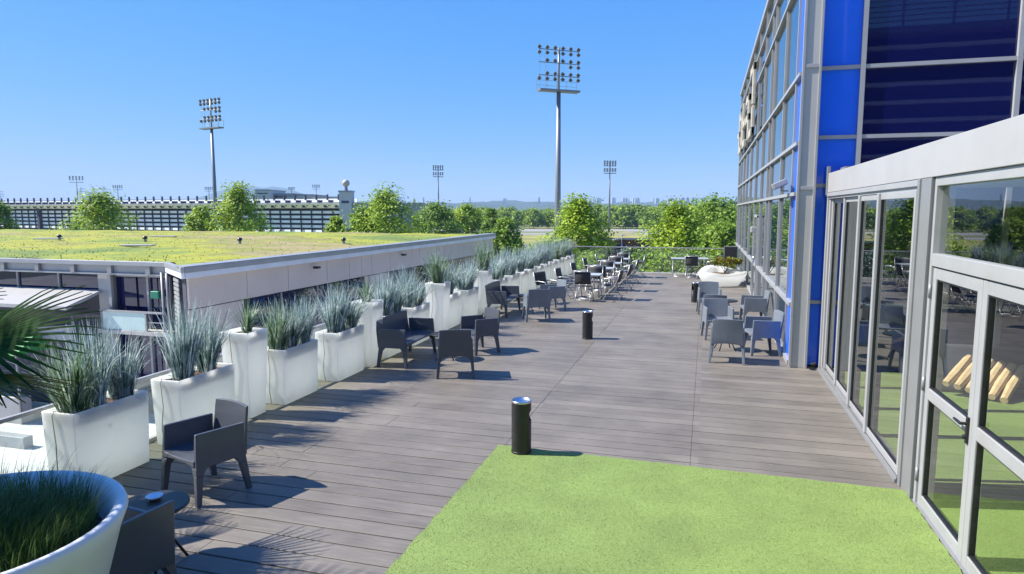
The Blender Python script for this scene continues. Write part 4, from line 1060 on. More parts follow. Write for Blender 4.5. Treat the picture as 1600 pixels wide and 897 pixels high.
while yy < 46.5:
    y2 = min(yy+rj.choice((1.9, 2.4, 3.2)), 46.8)
    if not (27.3 < yy < 30): gb('window', lambda b: b.box(-15.05, -15.02, yy+.05, y2-.05, -1.9, -.38), M['navy'])
    gb('window_frame', lambda b: b.box(-15.06, -14.99, y2-.04, y2+.04, -1.9, -.36), M['alu2'])
    yy = y2
gb('lower_wall', lambda b: b.box(-15.07, -15.0, 16.6, 46.9, ZG, -1.92), M['cladding'])
gb('roof_edge', lambda b: (b.prism([(-15.0, 16.45), (-14.86, 16.38), (-14.86, 47.1), (-15.0, 47.1)], .62, .80), b.prism([(-14.9,16.38),(-14.98,16.32),(-17.15,18.0),(-17.08,18.1)], .62, .80)), M['fascia'], .01)
gb('roof_capping', lambda b: (b.prism([(-15.0, 16.44), (-14.84, 16.36), (-14.84, 47.1), (-15.0, 47.1)], .803, .97), b.prism([(-14.88,16.37),(-14.97,16.30),(-17.17,17.98),(-17.08,18.1)], .803, .97),
                          b.box(-72, -17.1, 18.0, 18.12, .80, .95)), M['gutter'], .01)
gb('roof_flashing', lambda b: (b.prism([(-15.4, 16.55), (-14.84, 16.3), (-14.84, 47.1), (-15.4, 47.1)], .972, .992)), M['gutter'])
gb('fascia', lambda b: (b.box(-72, -17.2, 18.14, 18.2, .5, .79), b.box(-72, -17.2, 18.06, 18.2, .47, .53)), M['alu'])
for x in [-17.9-i*1.62 for i in range(26)]:
    gb('gutter_bracket', lambda b: b.box(x-.09, x+.09, 18.02, 18.14, .52, .80), M['alu2'])
# front: windows, columns, awning, the upper terrace rail
for (x0, x1) in [(-18.85+.05, -18.0), (-19.75, -18.9), (-17.95, -17.45)]:
    gb('window', lambda b: b.box(x0, x1, 18.5, 18.53, -3.2, .44), M['navy'])
for i in range(14):
    x0 = -20.35-(i+1)*1.95; gb('window', lambda b: b.box(x0+.04, x0+1.91, 18.5, 18.53, -.3, .44), M['navy'])
    gb('window_frame', lambda b: b.box(x0-.04, x0+.04, 18.44, 18.54, -.3, .46), M['alu'])
gb('column', lambda b: (b.box(-20.35, -19.78, 18.3, 18.55, ZG, .47)), M['gutter'], .02)
gb('column', lambda b: (b.box(-19.82, -19.70, 18.22, 18.34, ZG, .5)), M['alu'], .01)
gb('window_frame', lambda b: (b.box(-18.36, -18.28, 18.4, 18.5, -3.2, .44), b.box(-17.46, -17.38, 18.4, 18.5, -3.2, .44), b.box(-19.7, -17.4, 18.41, 18.5, .38, .46)), M['alu'])
gb('awning', lambda b: b.hexa([(-48, 16.9, -.62), (-20.2, 16.9, -.62), (-20.2, 18.3, -.20), (-48, 18.3, -.20)], [(-48, 16.9, -.50), (-20.2, 16.9, -.50), (-20.2, 18.3, -.10), (-48, 18.3, -.10)]), M['white'])
gb('upper_terrace', lambda b: b.box(-20.1, -17.2, 17.95, 18.45, -1.55, -1.42), M['conc'])
gb('terrace_glass', lambda b: b.box(-19.9, -18.12, 18.0, 18.02, -1.41, -.80), M['frost'])
gb('terrace_rail', lambda b: (b.box(-20.0, -17.25, 17.97, 18.05, -.80, -.74), b.box(-18.1, -18.04, 17.98, 18.04, -1.41, -.80), b.box(-17.3, -17.25, 17.98, 18.04, -1.41, -.80), b.box(-18.0, -17.35, 18.0, 18.02, -1.12, -1.09)), M['alu'])
gb('downpipe', lambda b: (b.tube([(-17.3, 18.0, .6), (-17.3, 18.0, ZG)], .05, 8), b.tube([(-17.0, 17.9, .6), (-17.0, 17.9, -1.4)], .05, 8)), M['alu2'], smooth=True)
gb('louvre', lambda b: [b.box(-.02, .82, 0, .03, z, z+.10, Matrix.Translation((-16.3, 17.42, 0)) @ Matrix.Rotation(rad(-38), 4, 'Z')) for z in [(-1.4+i*.14) for i in range(14)]], M['alu'])
# pieces lying about the terrace front: green crate box and bracket
b = MB(); b.box(-.17, .17, -.14, .14, 0, .26); tag(b.build('green_box', M['green_box'], bevel=.03, loc=(-17.72, 18.2, -.30)), 'green plastic box fixed by the terrace rail at the grey building corner', 'box')
# planted roof
rs = MB(); nx, ny = 110, 70
for j in range(ny+1):
    for i in range(nx+1):
        u, v = i/nx, j/ny; y = 18.2+28.7*v; xr = -15.35
        if j == 0: xr = -17.0
        x = xr-56.4*u**1.4
        z = .93+.07*noise.noise(Vector((x*.5, y*.5, 0)))+.05*noise.noise(Vector((x*2, y*2, 3)))
        rs.v.append((x+15, y-16.5, z-ZG))
for j in range(ny):
    for i in range(nx):
        a = j*(nx+1)+i; rs.f.append((a, a+nx+1, a+nx+2, a+1))
n = len(rs.v); rs.v += [(-15.35+15, 16.65-16.5, .95-ZG), (-15.35+15, 18.25-16.5, .95-ZG), (-17.0+15, 18.25-16.5, .95-ZG)]; rs.f.append((n, n+1, n+2))
rs.build('roof_bed', M['roof'], gr, smooth=True)
rg = MB(); r = random.Random(77)
for i in range(2500):
    y = 18.2+28.6*r.random()**1.5; x = -15.4-(16+ (y-18)*.9)*r.random() - (0 if r.random() < .6 else r.random()*24)
    if y < 19 and x > -17: continue
    h = r.uniform(.01, .055); a = r.random()*PI; w = r.uniform(.012, .035); dx, dy = math.cos(a)*w, math.sin(a)*w; l = r.uniform(-.05, .05)
    n = len(rg.v); rg.v += [(x-dx, y-dy, .92), (x+dx, y+dy, .92), (x+l, y+l, .95+h)]; rg.f.append((n, n+1, n+2))
rg.v = [(x+15, y-16.5, z-ZG) for x, y, z in rg.v]
tag(rg.build('roof_grass', M['roof'], gr), kind='stuff')
def vent(x, y, label, first=[None]):
    if first[0] is None:
        t = thing('roof_vent', label, 'roof vent', (x, y, .92), 0, 'small vents on the grass roof')
        b = MB(); b.lathe([(.07,0),(.07,.22)], 14, close=True); b.build('pipe', M['alu'], t, smooth=True)
        b = MB(); b.lathe([(0,.36),(.10,.34),(.13,.22),(.13,.2),(.0,.2)], 14); b.build('cap', M['black'], t, smooth=True)
        first[0] = (t, tree_of(t)); return t
    return dup(first[0][0], (x, y, .92), 0, label, first[0][1])
from math import hypot
def land(px, py, z):
    """world point on level z at that bearing and dip below the horizon"""
    dx, dy, dz = (px-800), -(py-448.5), 1045.0
    Fv = Vector((-math.sin(YAW)*math.cos(PITCH), math.cos(YAW)*math.cos(PITCH), -math.sin(PITCH))); Uv = Vector((-math.sin(YAW)*math.sin(PITCH), math.cos(YAW)*math.sin(PITCH), math.cos(PITCH))); Rv = Vector((math.cos(YAW), math.sin(YAW), 0))
    d = Rv*dx+Uv*dy+Fv*dz; t = (z-H_EYE)/d.z; return Vector((0,0,H_EYE))+d*t
for k, (px, py) in enumerate([(93, 376), (227, 379), (375, 382), (537, 382)]):
    p = land(px, py, .92); vent(p.x, p.y, ['leftmost', 'second from left', 'third from left', 'rightmost'][k]+' little black-capped vent on the grass roof')
for k, (px, py) in enumerate([(76, 374.5), (216, 385.5), (256, 371)]):
    p = land(px, py, .95); b = MB(); b.box(-.75, .75, -.22, .22, 0, .06)
    tag(b.build('roof_slab', M['white'], bevel=.02, loc=(p.x, p.y, .99), rz=YAW), ['flat pale slab at the far left of the grass roof', 'flat pale slab nearest the front edge of the grass roof', 'flat pale slab on the middle of the grass roof'][k], 'slab', 'pale slabs on the grass roof')
for k, y in enumerate((23.3, 31.3)):
    w = thing('wall_lamp', ['nearer', 'farther'][k]+' small dark lamp under the roof edge of the long grey wall', 'lamp', (-14.98, y, .42), 0, 'lamps on the long grey wall')
    b = MB(); b.tube([(0,0,0),(.14,0,.03)], .02, 6); b.build('bracket', M['gutter'], w); b = MB(); b.box(.08, .28, -.12, .12, -.06, .03); b.build('housing', M['black'], w, bevel=.01)

# plaza things far below at the left
def wall_(x0, x1, y0, y1, h, label, name='low_wall'):
    h *= .4; b = MB(); b.box(-(x1-x0)/2, (x1-x0)/2, -(y1-y0)/2, (y1-y0)/2, 0, h); tag(b.build(name, M['white'], bevel=.02, loc=((x0+x1)/2, (y0+y1)/2, ZG)), label, 'wall', 'white low walls on the plaza')
wall_(-34, -19.5, 14.6, 14.9, .9, 'long white low wall on the plaza behind the nearest planter')
wall_(-32, -21, 17.2, 17.45, .75, 'second white low wall on the plaza, farther back')
tt = thing('market_stall', 'green-topped stall with a white banner under the awning at the left', 'stall', (-23.2, 17.0, ZG))
b = MB()
for sx in (-1.3, 1.3):
    for sy in (-.6, .5): b.box(sx-.03, sx+.03, sy-.03, sy+.03, 0, 2.5)
b.build('frame', M['alu2'], tt)
b = MB(); b.hexa([(-1.5,-.8,2.4),(1.5,-.8,2.4),(1.5,.7,2.4),(-1.5,.7,2.4)], [(-1.4,0,2.95),(1.4,0,2.95),(1.4,.1,2.95),(-1.4,.1,2.95)]); b.build('canopy', M['green_cloth'], tt)
b = MB(); b.box(-1.3, 1.3, -.6, -.2, .0, .9); b.build('counter', M['white'], tt, bevel=.02)
bn2 = thing('banner', 'tilted white banner with a blue line of writing beside the green stall', 'banner', (-20.9, 17.3, ZG))
b = MB(); mx = Matrix.Rotation(rad(-6), 4, 'Y'); b.box(-.75, .75, -.02, .02, 2.75, 3.25, mx); b.build('board', M['white'], bn2)
b = MB(); b.box(-.5, .45, -.026, -.022, 2.97, 3.05, mx); b.build('lettering', M['blue_cloth'], bn2)
b = MB(); b.box(-.6, -.54, -.02, .02, 0, 2.8); b.box(.74, .8, -.02, .02, 0, 2.8); b.build('post', M['alu2'], bn2)
# person in red far down on the plaza
pe = thing('person', 'person in a red top and blue trousers standing on the plaza, small at the left', 'person', (-24.1, 18.9, ZG+.72), .4)
me = bpy.data.meshes.new('body'); J_ = {'pel': (0,0,.95,.14), 'che': (0,0,1.3,.16), 'nec': (0,.01,1.5,.06), 'hea': (0,.02,1.62,.10), 'top': (0,.02,1.70,.09),
  'ls': (-.19,0,1.42,.06), 'le': (-.25,.03,1.15,.045), 'lw': (-.22,.2,1.0,.035), 'rs': (.19,0,1.42,.06), 're': (.26,.02,1.15,.045), 'rw': (.24,.16,.95,.035),
  'lh': (-.09,0,.9,.10), 'lk': (-.11,.04,.5,.065), 'lf': (-.12,0,.08,.045), 'lt': (-.13,.16,.03,.035), 'rh': (.09,0,.9,.10), 'rk': (.11,-.02,.5,.065), 'rf': (.12,-.06,.08,.045), 'rt': (.13,.10,.03,.035)}
nm = list(J_); E_ = [('pel','che'),('che','nec'),('nec','hea'),('hea','top'),('che','ls'),('ls','le'),('le','lw'),('che','rs'),('rs','re'),('re','rw'),('pel','lh'),('lh','lk'),('lk','lf'),('lf','lt'),('pel','rh'),('rh','rk'),('rk','rf'),('rf','rt')]
def skin(name, keys, grow, m, parent):
    ks = [k for k in nm if k in keys]; me = bpy.data.meshes.new(name)
    me.from_pydata([J_[k][:3] for k in ks], [(ks.index(a), ks.index(b)) for a, b in E_ if a in ks and b in ks], [])
    o = bpy.data.objects.new(name, me); COL.objects.link(o); o.parent = parent; md = o.modifiers.new('skin', 'SKIN')
    for i, k in enumerate(ks): me.skin_vertices[0].data[i].radius = (J_[k][3]*grow,)*2
    me.skin_vertices[0].data[0].use_root = True; o.modifiers.new('sub', 'SUBSURF').levels = 1; me.materials.append(m); return o
skin('body', nm, 1.0, M['skin'], pe); skin('top', ['pel','che','ls','le','rs','re'], 1.22, M['red_cloth'], pe); skin('trousers', ['pel','lh','lk','lf','rh','rk','rf'], 1.2, M['blue_cloth'], pe)
b = MB(); b.ball((0,0,1.70), .11, 12, 8, (1,1.05,.8)); b.build('hair', M['hairm'], pe, smooth=True)

# ------------------------------------------------------------------ grandstand and the buildings behind it
c0 = F(T(-60), 160, ZG); c1 = F(T(545), 113, ZG); L0 = (c1-c0).length; RS = math.atan2(c1.y-c0.y, c1.x-c0.x)
st = thing('grandstand', 'long grandstand seen from behind with pale horizontal bands and dark fins', 'grandstand', c0, RS)
b = MB(); b.box(0, L0, 1.2, 9, 0, 8.3); b.build('rear_wall', M['stand_d'], st)
for k in range(8):
    z = .9+k*.82; b = MB(); b.box(0, L0, .3, .55, z, z+.46); b.build('band', M['stand_l'], st)
b = MB(); b.hexa([(0,-.2,7.55),(L0,-.2,7.55),(L0,.3,7.55),(0,.3,7.55)], [(0,-1.2,8.35),(L0,-1.2,8.35),(L0,-.9,8.35),(0,-.9,8.35)]); b.build('upper_band', M['stand_l'], st)
b = MB(); b.box(0, L0, -1.0, 3.0, 8.36, 8.55); b.build('walkway', M['gutter'], st)
b = MB(); b.box(0, L0, -1.15, -1.1, 9.25, 9.33); b.box(0, L0, -1.15, -1.1, 8.9, 8.94); b.build('guard_rail', M['alu2'], st)
b = MB(); b.box(0, L0, 2.6, 2.8, 8.55, 9.2); b.build('seat_back_screen', M['stand_l'], st)
x = 1.0; k = 0
while x < L0:
    b = MB(); b.box(x-.08, x+.08, -.9, .30, 7.9, 8.9); b.box(x-.09, x+.09, -1.3, -1.0, 8.9, 9.85); b.box(x-.05, x+.05, .05, .28, 0, 8.0); b.build('fin', M['stand_d'], st)
    x += 2.34; k += 1
for x in (19, 31, 53, 86):
    b = MB(); b.box(x-.35, x+.35, -.35, .32, 0, 8.2); b.build('stair_shaft', M['stand_d'], st)
b = MB(); x = 2.0
while x < L0-1:
    b.hexa([(x,-.5,7.65),(x+.8,-.5,7.65),(x+.8,-.2,7.65),(x,-.2,7.65)], [(x+.3,-.95,8.0),(x+.7,-.95,8.0),(x+.7,-.7,8.0),(x+.3,-.7,8.0)]); x += 2.34
b.build('opening', M['stand_d'], st)

def block(name, label, px0, px1, D, dep, ytop, m, win=None, cat='building', group=None, ybase=None):
    p = F(T(px0), D, ZG); w = (px1-px0)/1045*D; ztop = H_EYE+(329-ytop)/1045*D
    t = thing(name, label, cat, p, YAW, group)
    b = MB(); b.box(0, w, 0, dep, 0, ztop-ZG); b.build('wall', M[m], t)
    b = MB(); b.box(-.1, w+.1, -.1, dep+.1, ztop-ZG, ztop-ZG+.25); b.build('roof', M['gutter'], t)
    for (u0, u1, z0, z1) in (win or []):
        b = MB(); b.box(w*u0, w*u1, -.06, -.01, (ztop-ZG)*z0, (ztop-ZG)*z1); b.build('window', M['navy'], t)
    return t, w, ztop-ZG
block('office_block', 'pale flat-roofed block rising behind the grandstand, right of the tall tree', 402, 424, 165, 12, 298, 'hwhite', [(.1,.9,.93,.95)])
block('office_block', 'low dark-glazed block beside the pale flat-roofed one behind the grandstand', 424, 462, 168, 12, 304, 'hgrey', [(.05,.7,.9,.97)])
block('office_block', 'low pale building behind the grandstand near its right end', 466, 492, 170, 12, 305.5, 'hwhite', [(.1,.4,.9,.95), (.5,.9,.9,.95)])
block('office_block', 'long low pale building behind the right end of the grandstand', 502, 530, 172, 12, 309, 'hwhite', [(.1,.8,.92,.96)])
t, w, zt = block('control_tower', 'pale square tower with a round ball on top at the end of the grandstand', 532, 551, 112, 2.2, 300.5, 'hwhite', [(.2,.8,.82,.86)], 'tower')
b = MB(); b.lathe([(.35, zt+.25), (.22, zt+.8), (.3, zt+1.0)], 14, w*.45, 1.2); b.build('stem', M['mast'], t, smooth=True)
b = MB(); b.ball((w*.45, 1.2, zt+1.5), .62, 18, 12); b.build('ball', M['cream'], t, smooth=True)
t, w, zt = block('hall', 'plain grey hall beside the end of the grandstand, half hidden by a tree', 547, 660, 112.5, 14, 319, 'gutter', [(.10,.30,.45,.62), (.10,.30,.25,.42)])
# red-brown low building with dry grass roof by the far balustrade
D1 = 95; p = F(T(905), D1, ZG); w = (1035-905)/1045*D1
t = thing('low_shed', 'low red-brown building with a dry grass roof between the trees beyond the deck', 'building', p, YAW)
b = MB(); b.box(0, w, 0, 34, 0, 3.1); b.build('wall', M['brown'], t)
b = MB(); b.box(-.2, w+.2, -.2, 34.2, 3.1, 3.3); b.build('roof', M['yroof'], t)
b = MB(); b.box(-.26, w+.26, -.3, -.21, 3.05, 3.32); b.build('roof_edge', M['white'], t)
for k in range(4):
    b = MB(); b.box(-.2+.1, w+.1, 8+k*6.5, 9.1+k*6.5, 3.31, 3.36); b.build('roof_walkway', M['conc'], t)
for k in range(3):
    b = MB(); b.box(w*(.15+.28*k), w*(.27+.28*k), -.08, -.02, .9, 2.3); b.build('window', M['navy'], t)

# town on the hills
rt = random.Random(55)
def town(px, D, w, h, m, nm_='town_building'):
    p = F(T(px), D); zb = ZG+37; h *= .36; w *= .5
    b = MB(); b.box(-w/2, w/2, 0, w*.7, 0, h+20-7); b.box(-w*.2, w*.2, w*.2, w*.5, h+13, h+13+3)
    return b.build(nm_, M[m], loc=(p.x, p.y, zb-6), rz=YAW)
TB = [(648,2400,10,14,'hgrey'),(663,2450,9,26,'hgrey'),(735,2350,9,22,'hwhite'),(789,2400,26,14,'hwhite'),(842,2400,12,24,'hgrey')]
for k in range(30): TB.append((905+rt.random()*235, rt.uniform(2400, 2700), rt.choice((10, 14, 22, 30)), rt.choice((14, 18, 22, 26, 32)), rt.choice(('hwhite', 'hwhite', 'hgrey'))))
for k, tb_ in enumerate(TB):
    tag(town(*tb_), 'tiny distant town building on the blue hills at the horizon', 'building', 'distant town buildings on the horizon')

# ------------------------------------------------------------------ floodlight masts
def mast(label, p, top, rz, rows=3, fine=True, scale=1.0):
    """base at p; top = height above the ground"""
    t = thing('floodlight_mast', label, 'floodlight mast', p, rz, 'stadium floodlight masts')
    hh = top; r0, r1 = .34, .17; zp = hh-3.9
    b = MB(); b.tube([(0,0,0),(0,0,zp*.5),(0,0,zp)], [r0, (r0+r1)/2*1.04, r1*1.1], 16); b.build('pole', M['mast'], t, smooth=True)
    b = MB(); b.tube([(0,0,zp),(0.0,0,hh)], .11, 8); b.build('upper_mast', M['alu2'], t, smooth=True)
    b = MB(); b.box(-2.0, 2.0, -.45, .45, zp-.05, zp+.12); b.build('platform', M['mast'], t)
    b = MB()
    for x in (-2, -1, 0, 1, 2): b.tube([(x, .42, zp+.1), (x, .42, zp+1.0)], .02, 5)
    b.tube([(-2, .42, zp+1.0), (2, .42, zp+1.0)], .02, 5); b.tube([(-2, .42, zp+.55), (2, .42, zp+.55)], .015, 5); b.tube([(-2,-.42,zp+1.),(-2,.42,zp+1.)], .02, 5); b.tube([(2,-.42,zp+1.),(2,.42,zp+1.)], .02, 5)
    for x in (-1.9, -1.35): b.tube([(x, 0, zp), (x, 0, hh-.4)], .012, 4)
    b.build('guard_rail', M['mast'], t)
    for q in range(rows):
        z = hh-.25-q*1.15
        b = MB(); b.tube([(-2.05, -.12, z), (2.05, -.12, z)], .045, 6); b.build('crossbar', M['mast'], t)
        for i in range(6):
            x = -1.95+i*.78
            for s in (1, -1):
                if q == 1 and (s < 0 and i < 4): continue
                if q == 1 and i == 0: continue
                if q == 2 and i == 0 and s > 0: continue
                mx = Matrix.Translation((x, -.12, z+s*.24)) @ Matrix.Rotation(rad(38), 4, 'Y') @ Matrix.Rotation(rad(25), 4, 'X')
                b = MB(); b.hexa([tuple(mx @ Vector(v)) for v in ((-.13,-.13,-.20),(.13,-.13,-.20),(.13,.13,-.20),(-.13,.13,-.20))], [tuple(mx @ Vector(v)) for v in ((-.16,-.15,.09),(.16,-.15,.09),(.16,.15,.09),(-.16,.15,.09))])
                b.build('lamp', M['lamp'], t, bevel=.02)
    return t
def simple_mast(label, p, top, rz, rows, wide=4.0):
    hh = top; zp = hh-1.25*rows-.2; t = thing('floodlight_mast', label, 'floodlight mast', p, rz, 'stadium floodlight masts')
    b = MB(); b.tube([(0,0,0),(0,0,hh)], [.36,.15], 10); b.build('pole', M['mast'], t, smooth=True)
    b = MB(); b.box(-wide/2, wide/2, -.4, .4, zp, zp+.22); b.build('platform', M['mast'], t)
    for q in range(rows):
        z = hh-.4-q*1.2; b = MB(); b.tube([(-wide/2, 0, z), (wide/2, 0, z)], .06, 5)
        for i in range(5):
            x = -wide/2+.2+i*(wide-.4)/4
            for s in (1, -1):
                if q == 1 and s < 0: continue
                b.box(x-.22, x+.22, -.25, .25, z+s*.33-.2, z+s*.33+.2)
        b.build('lamp_row', M['lamp'], t)
    return t
mast('tallest floodlight mast, rising behind the bright tree past the far end of the deck', F(T(871), 63.5, ZG), 22.0, YAW+.35)
mast('tall floodlight mast left of centre rising above the grandstand', F(T(340), 95, ZG), 22.4, YAW-.5)
simple_mast('slim floodlight mast standing in the field right of the tallest one', F(T(951), 216, ZG), 22.8, YAW+.2, 3)
simple_mast('slim floodlight mast right of the grandstand behind the green trees', F(T(686), 238, ZG), 22.8, YAW+.2, 3, 3.6)
simple_mast('small dark floodlight mast over the left part of the grandstand', F(T(127), 300, ZG), 22.2, YAW+.3, 2, 5.4)
simple_mast('small floodlight mast just right of the lattice pylons at the left', F(T(190), 400, ZG), 22.0, YAW, 2, 5.5)
simple_mast('tiny floodlight mast half hidden beside the pole of the tall left mast', F(T(331), 430, ZG), 22.0, YAW, 2, 5.0)
simple_mast('tiny floodlight mast above the grandstand, left of the round ball tower', F(T(459), 430, ZG), 21.8, YAW, 1, 4.0)
simple_mast('tiny floodlight mast above the grandstand, nearest the round ball tower', F(T(497), 420, ZG), 23.0, YAW, 2, 4.6)
def pylon(label, px, D, top, twin):
    t = thing('lattice_pylon', label, 'pylon', F(T(px), D, ZG), YAW, 'distant lattice pylons'); b = MB()
    for ox in ((-5, 5) if twin else (0,)):
        for sx in (-1, 1):
            b.tube([(ox+sx*2.2, 0, 0), (ox+sx*.5, 0, top)], .16, 4)
        for k in range(12): 
            z = top*k/12; s = 1 if k % 2 else -1; wd = 2.2-1.7*z/top; b.tube([(ox+s*wd, 0, z), (ox-s*wd, 0, z+top/12)], .1, 4)
    b.build('lattice', M['mast'], t)
    b = MB(); wd = 9.5 if twin else 5
    for z in ((top*.90,) if twin else (top*.95, top*.86, top*.77)): b.tube([(-wd, 0, z), (wd, 0, z)], .16, 4); b.tube([(-wd, 0, z), (0, 0, z+1.4), (wd, 0, z)], .1, 4)
    b.build('crossarm', M['mast'], t)
pylon('twin-legged lattice pylon between the two small masts at the left', 160, 600, 29, True)
pylon('thin single lattice pylon just right of the small dark mast', 133, 700, 31, False)
pylon('faint lattice pylon at the very left edge of the horizon', 6, 640, 26, False)
# street lamp beyond the deck
t = thing('street_lamp', 'slim street lamp with a white flat double head between the far trees', 'street lamp', F(T(971), 60, ZG), YAW)
b = MB(); b.tube([(0,0,0),(0,0,4.9)], [.06,.045], 8); b.build('pole', M['alu'], t, smooth=True)
b = MB(); b.tube([(0,0,4.75),(-.45,0,4.6)], .03, 6); b.build('arm', M['alu'], t)
for (x, z, a) in ((-.5, 4.6, .28), (.08, 4.95, 0)):
    b = MB(); b.box(-.32 if a else -.15, .32 if a else .15, -.2, .2, -.05, .05, Matrix.Translation((x,0,z)) @ Matrix.Rotation(-a, 4, 'Y')); b.build('lamp_head', M['white'], t, bevel=.02)

# ------------------------------------------------------------------ trees
def tree_meshes(seed, h, hw, cb, leaf, n_cl, per, shape='cone'):
    """trunk+limbs mesh and crown mesh; h total height, hw half width, cb height of crown bottom"""
    r = random.Random(seed); tr = MB(); cr = MB()
    tr.tube([(0,0,0),(r.uniform(-.1,.1),0,h*.35),(r.uniform(-.2,.2),r.uniform(-.2,.2),h*.7),(0,0,h*.92)], [h*.022, h*.017, h*.009, h*.003], 9)
    cls = []
    for i in range(n_cl):
        v = r.random()**.85; z = cb+(h-cb)*v
        if shape == 'cone': rad_ = hw*(1-v)**.75*(.55+.75*min(1, v*4))
        elif shape == 'egg': rad_ = hw*min(1, (1-v)/.58+.03)**.85*r.uniform(.75,1.15)
        elif shape == 'dome': rad_ = hw*math.sqrt(max(0.02, 1-(2*v-.85)**2/1.35))
        else: rad_ = hw*(1-v**2.2)**.6
        a = r.random()*2*PI; q = r.random()**.42*rad_*r.uniform(.8, 1.12)
        cls.append((q*math.cos(a), q*math.sin(a), z, v))
    for (x, y, z, v) in cls[:26]:
        zb = max(cb*.6, z-.35*h*(1-v)-.3); tr.tube([(0,0,min(zb, h*.85)), (x*.5, y*.5, (zb+z)/2+.1), (x*.95, y*.95, z)], [h*.007, h*.004, h*.0015], 5)
    for (x, y, z, v) in cls:
        cs = hw*r.uniform(.13, .34)*(1 if n_cl > 150 else 1.15); lean = Vector((x, y, .4*hw)).normalized()
        for j in range(per):
            p = Vector([max(-1,min(1,r.gauss(0,.5))) for _ in range(3)])*cs + Vector((x, y, z)) + lean*cs*.3
            s = leaf*r.uniform(.6, 1.35); d = (lean*1.0+Vector((r.gauss(0,.6), r.gauss(0,.6), r.gauss(0,.6)+.5))).normalized()
            u = d.orthogonal().normalized(); a = r.random()*6.28; w = d.cross(u); e1 = u*math.cos(a)+w*math.sin(a); e2 = d.cross(e1)
            n = len(cr.v); cr.v += [tuple(p-e1*s*.5), tuple(p+e2*s*.36-d*s*.07), tuple(p+e1*s*.5), tuple(p-e2*s*.36-d*s*.07)]; cr.f.append((n,n+1,n+2,n+3))
    return tr, cr
def plant_tree(label, px, D, ytop, hwpx, m, seed, leaf=.26, n_cl=210, per=34, cbf=.22, shape='cone', group=None, cat='tree', name='broadleaf_tree'):
    h = H_EYE+(329-ytop)/1045*D-ZG; hw = hwpx/1045*D; tr, cr = tree_meshes(seed, h, hw, h*cbf, leaf, n_cl, per, shape)
    t = thing(name, label, cat, F(T(px), D, ZG), r_t.random()*6, group)
    tr.build('trunk', M['bark'], t, smooth=True); cr.build('crown', M[m], t)
    return t
r_t = random.Random(2)
plant_tree('bright green broad pointed tree before the left part of the grandstand', 160, 70, 309, 55, 'leaf_a', 1, shape='egg', n_cl=120, per=72)
plant_tree('tall bright pointed tree before the grandstand, right of the tall left mast', 375, 70, 302, 50, 'leaf_a', 2, shape='egg', n_cl=120, per=72)
plant_tree('small round tree just left of the tall pointed one before the grandstand', 316, 71, 328, 25, 'leaf_a', 3, shape='dome')
plant_tree('dark tree cut by the left edge above the grass roof', -4, 70, 322, 30, 'leaf_b', 4, shape='dome')
plant_tree('large bright tree hiding the grey hall beside the grandstand', 606, 70, 306, 62, 'leaf_a', 5, n_cl=135, per=76, shape='egg')
plant_tree('lower green tree left of the large one by the grey hall', 568, 72, 330, 25, 'leaf_b', 6, shape='dome')
plant_tree('tiny round treetop showing over the grass roof by the end of the grandstand', 526, 71, 342, 16, 'leaf_a', 7, shape='dome')
plant_tree('darker green tree with its crown just past the end of the long grey wall', 790, 54, 346, 27, 'leaf_b', 8, shape='dome', n_cl=170)
plant_tree('mid green tree right of the grey hall, above the grass roof edge', 683, 100, 325, 36, 'leaf_b', 9, shape='dome', leaf=.34)
plant_tree('mid green tree behind the end of the grass roof', 728, 112, 326, 32, 'leaf_a', 10, shape='dome', leaf=.34)
plant_tree('small green tree above the end of the long grey wall', 768, 92, 330, 20, 'leaf_b', 11, leaf=.3)
plant_tree('bright tree at the foot of the tallest floodlight mast', 904, 46, 324, 66, 'leaf_a', 12, shape='egg', n_cl=165, per=85, leaf=.2)
plant_tree('brightest tree right of centre just beyond the far balustrade', 1056, 44, 332, 68, 'leaf_a', 13, shape='egg', n_cl=165, per=85, leaf=.2)
plant_tree('broad green tree left of the glass building corner', 1118, 54, 321, 66, 'leaf_b', 14, n_cl=300, per=36, leaf=.24, shape='dome')
plant_tree('low green tree behind the screen by the glass building corner', 1128, 40, 356, 44, 'leaf_b', 15, n_cl=190, leaf=.2, shape='dome')
plant_tree('green tree standing beyond the far end of the glass building', 1235, 52, 316, 62, 'leaf_b', 16, n_cl=240, leaf=.24, shape='dome')
plant_tree('small conifer-like young tree behind the far balustrade near the square tables', 979, 37, 392, 22, 'grass_green', 17, n_cl=90, per=30, leaf=.12, shape='cone')
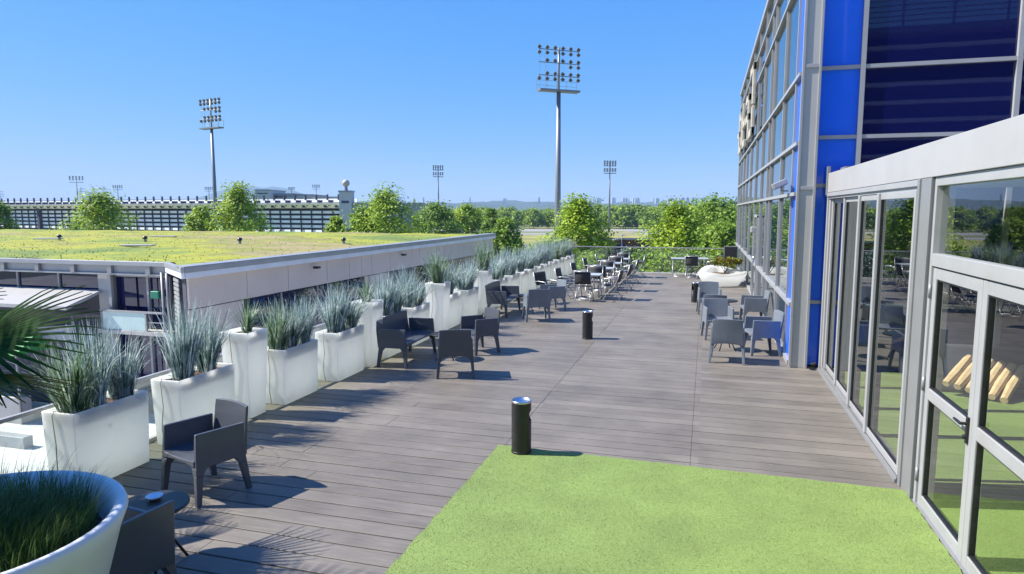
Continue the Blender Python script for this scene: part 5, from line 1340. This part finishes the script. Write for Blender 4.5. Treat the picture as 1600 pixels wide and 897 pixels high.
# shrubs along the outside of the far balustrade
for k, (px, D, yt, hw_) in enumerate([(925, 36, 402, 34), (1012, 37, 405, 34), (1045, 35, 398, 36), (1085, 34.5, 399, 34), (1122, 34.5, 396, 34), (1158, 35, 392, 30)]):
    plant_tree(f'{ORD[k]} bushy crown from the left showing through the far glass balustrade', px, D, yt, hw_, 'leaf_b' if k % 2 else 'leaf_a', 30+k, n_cl=120, per=34, leaf=.17, cbf=.3, shape='dome', group='bushes behind the far balustrade', cat='bush', name='tall_bush')
# the wood at the far side of the fields: four kinds of tree, copied
protos = []
for k in range(5):
    tr, cr = tree_meshes(60+k, 9.5, 5.2, 1.2, 1.0, 110, 18, ('dome', 'dome', 'col', 'dome', 'col')[k])
    protos.append((tr, cr))
pobj = {}
rw = random.Random(101)
wood = []
for row, (D, n_, x0, x1) in enumerate([(268, 34, 640, 1420), (300, 36, 640, 1500), (345, 34, 640, 1500), (250, 9, 1010, 1180)]):
    for i in range(n_):
        px = x0+(x1-x0)*(i+.5)/n_+rw.uniform(-5, 5); wood.append((px, D+rw.uniform(-8, 8), row))
for px, D, row in wood:
    k = rw.randrange(5); p = F(T(px), D, ZG); s = rw.uniform(.80, 1.0)*(.76 if px < 900 else .92)*(1.0+.06*row if row < 3 else .85)
    if k not in pobj:
        t = thing('broadleaf_tree', 'green tree in the long wood on the far side of the fields', 'tree', p, rw.random()*6, 'trees of the far wood')
        protos[k][0].build('trunk', M['bark'], t); protos[k][1].build('crown', M['leaf_far'], t); pobj[k] = (t, tree_of(t))
    else: t = dup(pobj[k][0], p, rw.random()*6, None, pobj[k][1])
    t.scale = (s*rw.uniform(.9, 1.15), s*rw.uniform(.9, 1.15), s)

# ------------------------------------------------------------------ air
hz = MB(); hz.box(-4950, 4950, -4950, 4950, ZG-1.1, 175)
hm = bpy.data.materials.new('haze_air'); hm.use_nodes = True; hn = hm.node_tree; hn.nodes.remove(hn.nodes['Principled BSDF'])
pvn = hn.nodes.new('ShaderNodeVolumePrincipled'); pvn.inputs['Color'].default_value = (.50, .74, 1.0, 1); pvn.inputs['Density'].default_value = .0002; pvn.inputs['Anisotropy'].default_value = 0.0
hn.links.new(pvn.outputs[0], hn.nodes['Material Output'].inputs['Volume'])
tag(hz.build('haze', hm), kind='stuff')
